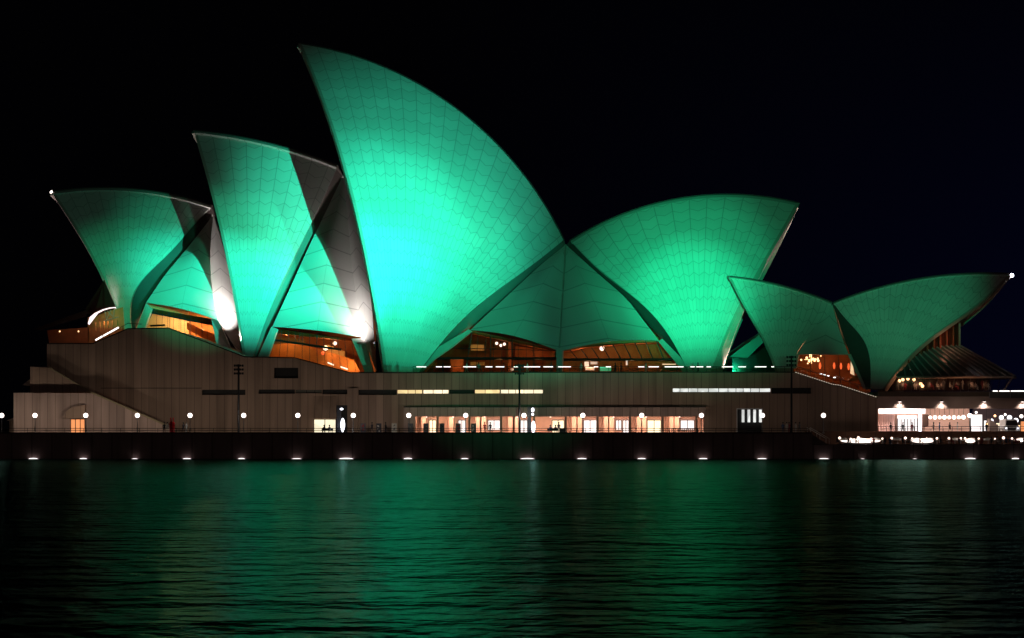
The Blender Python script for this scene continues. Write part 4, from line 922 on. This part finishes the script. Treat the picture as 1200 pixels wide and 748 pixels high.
for x, Y, pose, a, b, lab, rz in (
    (192.5, -9, 'stand', 0, 0, 'person in dark clothes standing left of the red pillar, the left one of two', .3), (196, -9.3, 'stand', 1, 0, 'person in a pale top standing right against the red pillar', -.4),
    (215, -9, 'walk', 0, 4, 'person in dark clothes walking right of the red pillar', 0), (218.5, -8.6, 'stand', 4, 0, 'person in grey standing left of the lamp beside the red pillar', 1),
    (436, -7, 'walk', 0, 0, 'person in dark clothes walking past the black and white board', 0), (452, -6.5, 'stand', 0, 4, 'person in dark clothes standing left of the pale grey board', 2),
    (568, -6, 'stand', 3, 0, 'person in a maroon top in front of the square white window', .5), (574.5, -6, 'stand', 0, 0, 'person in black standing before the square white window', -.5),
    (655, -7, 'stand', 0, 0, 'person in black standing before the cream doorway right of the tall pylon', .2), (922, -8, 'stand', 1, 0, 'person in a pale top left of the right light mast, leftmost of the group', .2),
    (932.5, -8.3, 'stand', 1, 4, 'person in a pale top and grey trousers right of the right light mast', 1), (937, -8, 'walk', 4, 0, 'person in grey walking at the right end of the group', 0),
    (924.8, -7, 'stand', 3, 0, 'person in maroon close behind the right light mast', 2.4), (917.5, -7.2, 'stand', 2, 0, 'person in a blue top standing apart left of the mast group', -.6)):
    p = G(x, 500, Y); person((p.x, Y, zz), pose, a, b, lab, rz)

# benches and seated people in silhouette
def bench(x, Y, lab):
    p = G(x, 500, Y); p.z = zz; e = empty('bench', p, lab, 'bench', 'benches on the broadwalk')
    mb = MB(); mb.box(p.x - .9, p.x + .9, Y - .25, Y + .25, zz + .40, zz + .46); mb.build('seat', DARKM, e)
    mb = MB(); mb.box(p.x - .9, p.x + .9, Y + .26, Y + .31, zz + .52, zz + .85); mb.build('backrest', DARKM, e)
    for sx in (-.75, .75): mb = MB(); mb.box(p.x + sx - .04, p.x + sx + .04, Y - .22, Y + .3, zz, zz + .395); mb.build('leg', DARKM, e)
    return p
for x, lab, who in ((383.5, 'bench left of the dark pylon by the cream doorway', ((-.5, 0, 'left'), (.35, 4, 'right'))), (648, 'bench right of the tall pylon', ((-.4, 2, 'left'), (.4, 0, 'right')))):
    p = bench(x, -10, lab)
    for dx, c_, sd in who: person((p.x + dx, -10.02, zz - .01), 'sit', c_, 0, 'person seated on the %s side of the %s' % (sd, 'bench near the cream doorway' if x < 500 else 'bench by the tall pylon'), 0, 'people on benches')
# trailer-like dark box right of the second bench
p = G(659, 508, -8); mb = MB(); e = empty('litter_bin', (p.x, -8, zz), 'dark squat litter bin right of the bench by the tall pylon', 'bin'); mb.box(p.x - .5, p.x + .5, -8.4, -7.6, zz, zz + .75); mb.build('body', DARKM, e); mb = MB(); mb.box(p.x - .55, p.x + .55, -8.45, -7.55, zz + .751, zz + .85); mb.build('lid', GREYM, e)

# fence of pale pickets before the last bay
p0 = G(780, 0, -3); e = empty('picket_barrier', (p0.x, -3, zz), 'dark picket barrier before the right bay of the colonnade', 'barrier'); mb = MB()
for k in range(18): x = p0.x + k * .3; mb.box(x, x + .12, -3.04, -2.96, zz + .05, zz + .85)
mb.box(p0.x, p0.x + 5.3, -2.95, -2.9, zz + .7, zz + .78); mb.build('pickets', DARKM, e)

# ---------------------------------------------------------------- left margin
e = empty('quay_hut', G(12, 508, 4), 'small dim hut with a tent-like roof left of the podium', 'hut')
mb = MB(); a = G(11, 493, 4); mb.box(a.x, a.x + 2.2, 4, 8, ZB + .01, a.z); mb.build('wall', GRAN, e)
mb = MB(); c_ = G(16, 483.5, 6); a = G(7.5, 493, 3.6); mb.prism([a, (a.x + 5, a.y, a.z), (a.x + 3.4, a.y, c_.z)], (0, 5, 0)); mb.build('roof', mat('dim_canvas', (.35, .26, .22), .8), e)
e = empty('roof_eaves', G(31, 451, 12), 'small pale angular canopy sticking out left of the stair block', 'canopy'); mb = MB()
mb.prism([G(26, 451.5, 12), G(35.4, 444, 12), G(35.4, 452.5, 12)], (0, 3, 0)); mb.build('panel', MATS['dim_canvas'], e)
mb = MB(); mb.tube([G(34.6, 452, 13), Vector((G(34.6, 452, 13).x, 13, ZB))], .15, 6); mb.build('post', DARKM, e)

# ---------------------------------------------------------------- concourse at the right end
co = empty('lower_concourse', (G(1110, 0, 6).x, 6, ZB), 'open bright concourse under the restaurant floor slab', 'concourse')
XC0, XC1 = G(1028.5, 0, 0).x, 150.0
zt0, zu = G(0, 459, 0).z, G(0, 467.2, 0).z
mb = MB(); mb.box(XC0, XC1, -.6, 60, zu + .35, zt0); mb.build('floor_slab', mat('brown_slab', (.12, .085, .06), .8), co)
mb = MB(); mb.box(XC0, XC1, .4, 1.2, G(0, 479, .4).z, zu + .34); mb.build('beam', mat('pink_beam', (.50, .36, .31), .8), co)
mb = MB(); zc_ = G(0, 478, .4).z; mb.box(XC0, XC1, 1.21, 40, zu + .1, zu + .34); mb.build('ceiling', WHITEP, co)
zk = zu + .1
mb = MB(); mb.box(XC0 + .01, G(1083, 0, 9).x, 9, 9.3, ZB + .01, zk); mb.box(XC0 - .02, XC0 + .3, 1.3, 9, ZB + .01, zk); mb.build('wall', PINKW, co)
mb = MB(); a, b = G(1029.5, 476, 6), G(1084, 485, 6); mb.box(a.x, b.x, 5.6, 6, b.z, a.z); mb.build('bulkhead', WHITEB, co)  # glow put into the white bulkhead in place of light falling on it
mb = MB()
for k in range(10):
    a = G(1030 + k * 1.9, 0, 7); mb.tube([(a.x, 7, ZB + .02), (a.x, 7, G(0, 485.5, 7).z)], .16, 6)
mb.build('curtain', mat('pink_curtain', (.75, .48, .42), .8), co)
for x0, x1, y0, y1, m, nm in ((1052, 1075, 487, 505, WHITEB, 'bar_window'), (1077, 1080, 485, 507.5, LAMPW2, 'lit_column'), (1138.5, 1151, 486, 507, WHITEB, 'lit_kiosk')):  # white pillar and board are no lamps; their brightness is put in as glow
    a, b = G(x0, y0, 5), G(x1, y1, 5); mb = MB(); mb.box(a.x, b.x, 5, 5.5, b.z, a.z); w2 = mb.build(nm, m, co)
    if nm == 'bar_window':
        mb = MB()
        for k in range(7): x = a.x + (b.x - a.x) * k / 6; mb.box(x - .05, x + .05, 4.8, 4.99, b.z, a.z - .5)
        mb.build('frame', DARKM, w2)
mb = MB(); a, b = G(1049, 485, 4.5), G(1051.5, 507.8, 4.5); mb.box(a.x, b.x, 4.5, 5, b.z, a.z); a, b = G(1081, 486, 4.5), G(1088, 500, 4.5); mb.box(a.x, b.x, 4.5, 7, b.z, a.z); mb.build('pier', mat('brown_pier', (.22, .13, .10), .8), co)
mb = MB(); a, b = G(1080, 485, 22), G(1136, 508, 22); mb.box(a.x, b.x, 22, 22.3, b.z, zk); mb.build('wall', PINKW, co)
for k in range(8):
    x = 1090 + k * 5.6; p = G(x, 489.3, 10); mb = MB(); mb.ball(p, .27 + .05 * (k % 2), 10); mb.build('globe_pendant', LAMPW, co); mb = MB(); mb.tube([p, Vector((p.x, p.y, zk))], .03, 5); mb.build('cord', DARKM, co)
for x, y, r_ in ((1173.5, 489.5, .38), (1162, 493, .3), (1183, 489.5, .4), (1190.5, 493, .42), (1129, 489, .33)):
    p = G(x, y, 14); e2 = MB(); e2.ball(p, r_, 10); e2.build('globe_pendant', LAMPW2, co)
for x in (1054.5, 1103.5, 1153.5, 1198.5):
    p = G(x, 470.8, -.05); e = empty('downlight', p, 'white downlight on the pink beam, ' + {1054.5: 'leftmost of four', 1103.5: 'second from the left', 1153.5: 'third from the left', 1198.5: 'at the right edge of the photo'}[x], 'downlight', 'downlights on the concourse beam')
    mb = MB(); mb.lathe(p, [(.05, .25), (.16, .2), (.34, 0), (.30, -.02)], 12); mb.build('hood', DARKM, e); mb = MB(); mb.lathe(p, [(.29, -.01), (.2, -.08), (.01, -.1)], 12); mb.build('lamp', LAMPW, e)
    spot(p + Vector((0, -.15, -.22)), p + Vector((0, .5, -1.4)), 10, (1, .88, .80), 120, 1, .1)
for x, Y, P_ in ((1040, 4, 230), (1066, 4, 260), (1100, 12, 420), (1125, 12, 420), (1145, 3, 120), (1170, 10, 160)): down(Vector((G(x, 484, Y).x, Y, zk - .1)), P_ * 2.1, (1, .84, .78), 3.0, 1.5, 18)
# rear stair
mb = MB()
for k in range(8): a = G(1158 + k * 2, 491 + k * 1.6, 12); mb.box(a.x, a.x + .3, 11, 13, ZB + .01, a.z)
mb.build('stair', PAVE, co)
mb = MB(); a = G(1152, 500, 16); mb.box(a.x, XC1, 24, 24.3, ZB + .01, zk); mb.build('wall', mat('dim_rear_wall', (.10, .07, .08), .8), co)
# balcony rail at the right edge
e = empty('balcony_railing', G(1159, 467, -.4), 'glass balcony rail with a white light line at the right edge', 'railing')
a, b = G(1159.5, 459.3, -.9), G(1159.5, 466.6, -.9)
mb = MB(); mb.box(a.x, XC1, -.95, -.9, b.z, a.z); mb.build('glass_panel', GREYW, e)
for x0, x1 in ((1163.5, 1169), (1171, 1183), (1184.5, 1200.5), (1202, 1215)): p, q = G(x0, 458.4, -.9), G(x1, 458.4, -.9); mb = MB(); mb.box(p.x, q.x, -1, -.86, p.z - .08, p.z + .08); mb.build('light_strip', STRIP, e)
mb = MB()
for x in (1159.5, 1184, 1208): p = G(x, 459, -.9); mb.box(p.x - .06, p.x + .06, -1.02, -.96, b.z, a.z)
mb.build('posts', GREYM, e)

# parked white van
v0 = G(1186, 0, 3); va = empty('van', (v0.x, 3, ZB + .01), 'white van with a dark windscreen facing the water at the far right', 'van')
zv = ZB + .01; body = [(-1.25, .35), (-1.3, 1.0), (-1.1, 1.25), (-.95, 2.15), (-.75, 2.3), (.75, 2.3), (.95, 2.15), (1.1, 1.25), (1.3, 1.0), (1.25, .35)]
mb = MB(); mb.prism([(v0.x + x, 3.0 if z < 1.2 else 3.15 + (z - 1.2) * .45, zv + z) for x, z in body], (0, 4.2, 0)); mb.build('body', WHITEP, va)
mb = MB(); mb.prism([(v0.x + x, 3.13 + (z - 1.25) * .45, zv + z) for x, z in ((-.98, 1.3), (.98, 1.3), (.82, 2.05), (-.82, 2.05))], (0, -.06, 0)); mb.build('windscreen', BLACK, va)
mb = MB(); mb.box(v0.x - .7, v0.x + .7, 2.93, 2.99, zv + .55, zv + .85); mb.build('grille', BLACK, va)
for sx in (-1, 1):
    mb = MB(); mb.ball((v0.x + sx * .95, 2.97, zv + .78), .14, 8); mb.build('headlight', LAMPW2, va)
    for yy in (3.9, 6.4):
        mb = MB(); mb.tube([(v0.x + sx * 1.28, yy, zv + .36), (v0.x + sx * 1.0, yy, zv + .36)], .36, 14); mb.build('wheel', BLACK, va)

# ---------------------------------------------------------------- lower terrace: umbrellas, tables, diners, lamps
umb = None
ul = [(990, 'leftmost white umbrella on the lower terrace, beside the stair'), (1009, 'bright white umbrella, second from the left on the lower terrace'), (1026, 'white umbrella, third from the left on the lower terrace'), (1052, 'dim white umbrella standing left of the brightest middle pair'), (1074, 'bright white umbrella, left one of the middle pair'), (1090, 'bright white umbrella, right one of the middle pair'), (1119, 'white umbrella between the middle pair and the lamp group'), (1138, 'bright white umbrella below the concourse globe lamp'), (1158, 'dim white umbrella right of the concourse globe lamp'), (1196, 'white umbrella at the right edge of the terrace')]
for i, (x, lab) in enumerate(ul):
    Y = -8.2; p = G(x, 500, Y); p.z = ZT + .01
    if umb is None:
        umb = empty('terrace_umbrella', p, lab, 'umbrella', 'white umbrellas on the lower terrace'); H = G(0, 513.0, Y).z - p.z
        mb = MB(); mb.tube([p, p + Vector((0, 0, H))], .035, 8); mb.build('pole', GREYM, umb)
        mb = MB(); mb.lathe(p, [(1.15, H - .38), (.8, H - .2), (.35, H - .06), (.02, H)], 8); mb.lathe(p, [(1.12, H - .42), (.78, H - .24), (.33, H - .1), (.02, H - .05)], 8); mb.build('canopy', WHITEP, umb)
        mb = MB(); mb.lathe(p, [(.01, 0), (.3, 0), (.3, .08), (.04, .12)], 12); mb.build('base', DARKM, umb); o = umb
    else:
        o = copy_tree(umb); o.location = p; tag(o, lab)
# lamps on the terrace
for x, pw, r_, lab in ((1014, 700, .3, 'brightest low lamp between the left umbrellas'), (1082, 600, .3, 'bright low lamp between the middle pair of umbrellas'), (1136, 300, .25, 'low lamp under the umbrella below the concourse globe lamp'), (1198, 450, .34, 'low lamp at the right edge of the terrace')):
    p = G(x, 516.6, -9.6); e = empty('terrace_lamp', (p.x, p.y, ZT + .01), lab, 'lamp', 'low lamps on the lower terrace')
    mb = MB(); mb.tube([(p.x, p.y, ZT + .01), p], .04, 6); mb.build('post', DARKM, e); mb = MB(); mb.ball(p, r_, 12, sz=.6); mb.build('globe', LAMPW, e)
    down(p + Vector((0, .2, .75)), pw * .10, (1, .80, .72), 3.0, .5, 10)
    point(p + Vector((0, -.3, .1)), pw * .06, (1, .80, .72), .4)
for x0, x1, lab in ((985, 1032, 'long glowing bar counter at the left of the lower terrace'), (1068, 1096, 'shorter glowing bar counter in the middle of the lower terrace'), (1131, 1143, 'smallest glowing counter below the concourse globe lamp')):
    a, b = G(x0, 514.3, -8.9), G(x1, 519, -8.9); e = empty('bar_counter', ((a.x + b.x) / 2, -8.9, ZT + .01), lab, 'counter', 'glowing counters on the lower terrace')
    mb = MB(); n = 24; prof = []  # oval that glows, added for the broad white glows along the terrace
    for k in range(n + 1):
        t = 2 * k / n - 1; hh = (a.z - b.z) * .5 * math.sqrt(max(0, 1 - t * t)) + .02; xx = (a.x + b.x) / 2 + t * (b.x - a.x) / 2; zc2 = (a.z + b.z) / 2
        prof.append([Vector((xx, -8.9, zc2 - hh)), Vector((xx, -9.15, zc2)), Vector((xx, -8.9, zc2 + hh)), Vector((xx, -8.6, zc2)), Vector((xx, -8.9, zc2 - hh))])
    mb.grid(prof, None, True); mb.build('lit_front', emis('bar_counter_glow', (1, .86, .76), 1.9) if 'bar_counter_glow' not in MATS else MATS['bar_counter_glow'], e)
    mb = MB(); mb.box(a.x + .5, b.x - .5, -8.85, -8.3, ZT + .02, b.z + .25); mb.build('base', DARKM, e)
tb = None
for i, x in enumerate((984, 997, 1006, 1021, 1034, 1045, 1061, 1069, 1086, 1098, 1112, 1126, 1131, 1147, 1166, 1176, 1186, 1203)):
    Y = -9.7; p = G(x, 500, Y); p.z = ZT + .01
    lab = 'small white terrace table, ' + ('leftmost of the row' if i == 0 else 'number %d from the left in the row' % (i + 1))
    if tb is None:
        tb = empty('terrace_table', p, lab, 'table', 'white tables on the lower terrace'); mb = MB(); mb.lathe(p, [(.02, .74), (.42, .74), (.42, .70), (.02, .70)], 14); mb.build('tabletop', WHITEP, tb)
        mb = MB(); mb.tube([p, p + Vector((0, 0, .695))], .04, 8); mb.lathe(p, [(.01, .0), (.25, .0), (.2, .04), (.03, .06)], 10); mb.build('pedestal', GREYM, tb); o = tb
    else:
        o = copy_tree(tb); o.location = p; tag(o, lab)
rnd = random.Random(3); names = ['black', 'white', 'blue', 'maroon', 'grey']
for i, x in enumerate((981, 994, 1003, 1024, 1037, 1043, 1058, 1064, 1078, 1095, 1102, 1115, 1124, 1144, 1151, 1162, 1169, 1173, 1179, 1183, 1190, 1200)):
    c_ = rnd.choice((0, 0, 1, 2, 3, 4)); p = G(x, 500, -10.5)
    mb = MB(); e = empty('stool', (p.x, -10.45, ZT + .01), 'small dark stool under terrace diner %d from the left' % (i + 1), 'stool', 'stools on the lower terrace'); mb.lathe((p.x, -10.45, ZT + .01), [(.01, 0), (.16, 0), (.05, .05), (.04, .38), (.2, .40), (.2, .44), (.01, .44)], 10); mb.build('seat', DARKM, e)
    person((p.x, -10.5, ZT + .0), 'sit', c_, 0, 'seated terrace diner in %s, %s of the row' % (names[c_], 'leftmost' if i == 0 else 'number %d from the left' % (i + 1)), rnd.uniform(-1, 4), 'diners on the lower terrace')
# diners in the restaurant
for i, (x, h) in enumerate(((1052, 7.2), (1061, 7.6), (1072, 7.4), (1084, 7.8), (1091, 7.2), (1098, 7.6), (1106, 6.8), (1113, 7), (1120, 6.4), (1128, 6.4), (1136, 5.8), (1143, 5.2), (1151, 4.6), (1158, 4.2))):
    p = AXR.w(AXR.pix(x, 455, h)); c_ = (1, 3, 1, 0, 3, 1, 4, 1, 3, 1, 0, 1, 3, 1)[i]
    person((p.x, p.y, ZR + .3), 'stand' if i % 3 == 0 else 'sit', c_, 0, 'restaurant guest in %s behind the glass, %s' % (names[c_], 'leftmost' if i == 0 else 'number %d from the left' % (i + 1)), rnd.uniform(-1, 4), 'guests in the restaurant')

# people on the podium deck and in the concourse
zd = G(0, 437, 0).z + .02
for x, Y, pose, a, b, lab in ((519, 4, 'stand', 0, 0, 'person in black on the podium deck, leftmost of the deck people'), (547, 5, 'walk', 1, 0, 'person in a pale top walking on the podium deck under the left foyer'),
    (561, 4, 'stand', 4, 0, 'person in grey on the podium deck below the yellow screen'), (590, 6, 'stand', 3, 0, 'person in maroon on the podium deck left of the middle light mast'),
    (618, 4, 'walk', 1, 4, 'person in a pale top on the podium deck right of the middle light mast'), (646, 5, 'stand', 0, 0, 'person in black on the podium deck just left of the centre pedestal'),
    (681, 4, 'stand', 1, 0, 'person in a pale top on the podium deck left of the white panels'), (721, 5, 'stand', 0, 4, 'person in black on the podium deck right of the green screen'),
    (728, 6, 'walk', 3, 0, 'person in maroon on the podium deck near the small upright white panel'), (757, 4, 'stand', 1, 0, 'person in a pale top on the podium deck left of the bar counter'),
    (818, 5, 'walk', 0, 0, 'person in black at the foot of the fourth sail')):
    p = G(x, 430, Y); person((p.x, Y, zd), pose, a, b, lab, x * .7, 'people on the podium deck')
for x, Y, pose, a, b, lab in ((1044, 2.5, 'stand', 0, 0, 'person in black before the pink curtain of the concourse'), (1058, 2.2, 'walk', 4, 0, 'person in grey left of the concourse bar window'),
    (1069, 2.8, 'stand', 3, 0, 'person in maroon at the concourse bar window'), (1094, 3, 'stand', 0, 4, 'person in black right of the brown pier in the concourse'), (1101, 5, 'stand', 2, 0, 'person in a blue top under the pendant globes, the left one'),
    (1113, 4, 'walk', 0, 0, 'person in black walking under the pendant globes'), (1122, 6, 'stand', 1, 0, 'person in a pale top under the right pendant globes'), (1156, 3, 'stand', 0, 0, 'person in black between the lit kiosk and the van')):
    p = G(x, 495, Y); person((p.x, Y, zz), pose, a, b, lab, x * .9, 'people in the concourse')
tt = None
for i, x in enumerate((1091, 1098, 1106, 1117, 1127)):
    p = G(x, 495, 2.2); lab = 'small concourse cafe table, ' + ('leftmost of five', 'second of five from the left', 'middle one of five', 'fourth of five from the left', 'rightmost of five')[i]
    o = copy_tree(tb); o.location = (p.x, 2.2 + .8 * (i % 2), zz); o.name = 'cafe_table'; tag(o, lab, 'table', 'cafe tables in the concourse')

# globes and glowing fronts added to brighten the far right of the concourse
for x, y, r_, m in ((1156, 497, .22, WARML), (1166, 487.5, .2, WARML), (1178, 486, .2, LAMPW), (1197, 488, .3, LAMPW), (1194, 500, .22, WARML), (1144, 483.5, .2, LAMPW)):
    p = G(x, y, 12); mb = MB(); mb.ball(p, r_, 9); mb.build('globe_pendant', m, co); mb = MB(); mb.tube([p, Vector((p.x, p.y, zk))], .03, 5); mb.build('cord', DARKM, co)
for x0, x1, y0, y1, m in ((1153, 1158, 493, 505, WHITEB), (1163, 1172, 496, 507, WINC), (1196, 1206, 494, 506, ORAD)):
    a, b = G(x0, y0, 18), G(x1, y1, 18); mb = MB(); mb.box(a.x, b.x, 18, 18.4, b.z, a.z); sg = mb.build('lit_stall_front', m, co)
    mb = MB(); mb.box(a.x - .15, b.x + .15, 17.8, 18.6, a.z, a.z + .2); mb.box(a.x - .15, a.x, 17.85, 18.5, ZB + .01, a.z); mb.box(b.x, b.x + .15, 17.85, 18.5, ZB + .01, a.z); mb.build('frame', DARKM, sg)

# small lamps added on the terrace tables for more warm glow
cl = None; ordw = ['leftmost', 'second', 'third', 'fourth', 'fifth', 'sixth', 'seventh', 'eighth', 'ninth', 'tenth', 'eleventh', 'twelfth', 'thirteenth', 'fourteenth', 'fifteenth', 'sixteenth', 'seventeenth', 'rightmost']
for i, x in enumerate((984, 997, 1006, 1021, 1034, 1045, 1061, 1069, 1086, 1098, 1112, 1126, 1131, 1147, 1166, 1176, 1186, 1203)):
    p = G(x, 500, -9.7); p.z = ZT + .751
    lab = 'small round lamp on a terrace table, ' + (ordw[i] if i in (0, 17) else ordw[i] + ' from the left')
    if cl is None:
        cl = empty('table_lamp', p, lab, 'table lamp', 'small lamps on the terrace tables')
        mb = MB(); mb.ball(p + Vector((0, 0, .24)), .15, 9); mb.build('shade', emis('table_lamp_glow', (1, .74, .60), 2.6), cl)
        mb = MB(); mb.lathe(p, [(.01, 0), (.08, 0), (.03, .03), (.02, .12)], 8); mb.build('base', DARKM, cl); o = cl
    else:
        o = copy_tree(cl); o.location = p; tag(o, lab)
    o.scale = (random.Random(i).uniform(.8, 1.5),) * 3
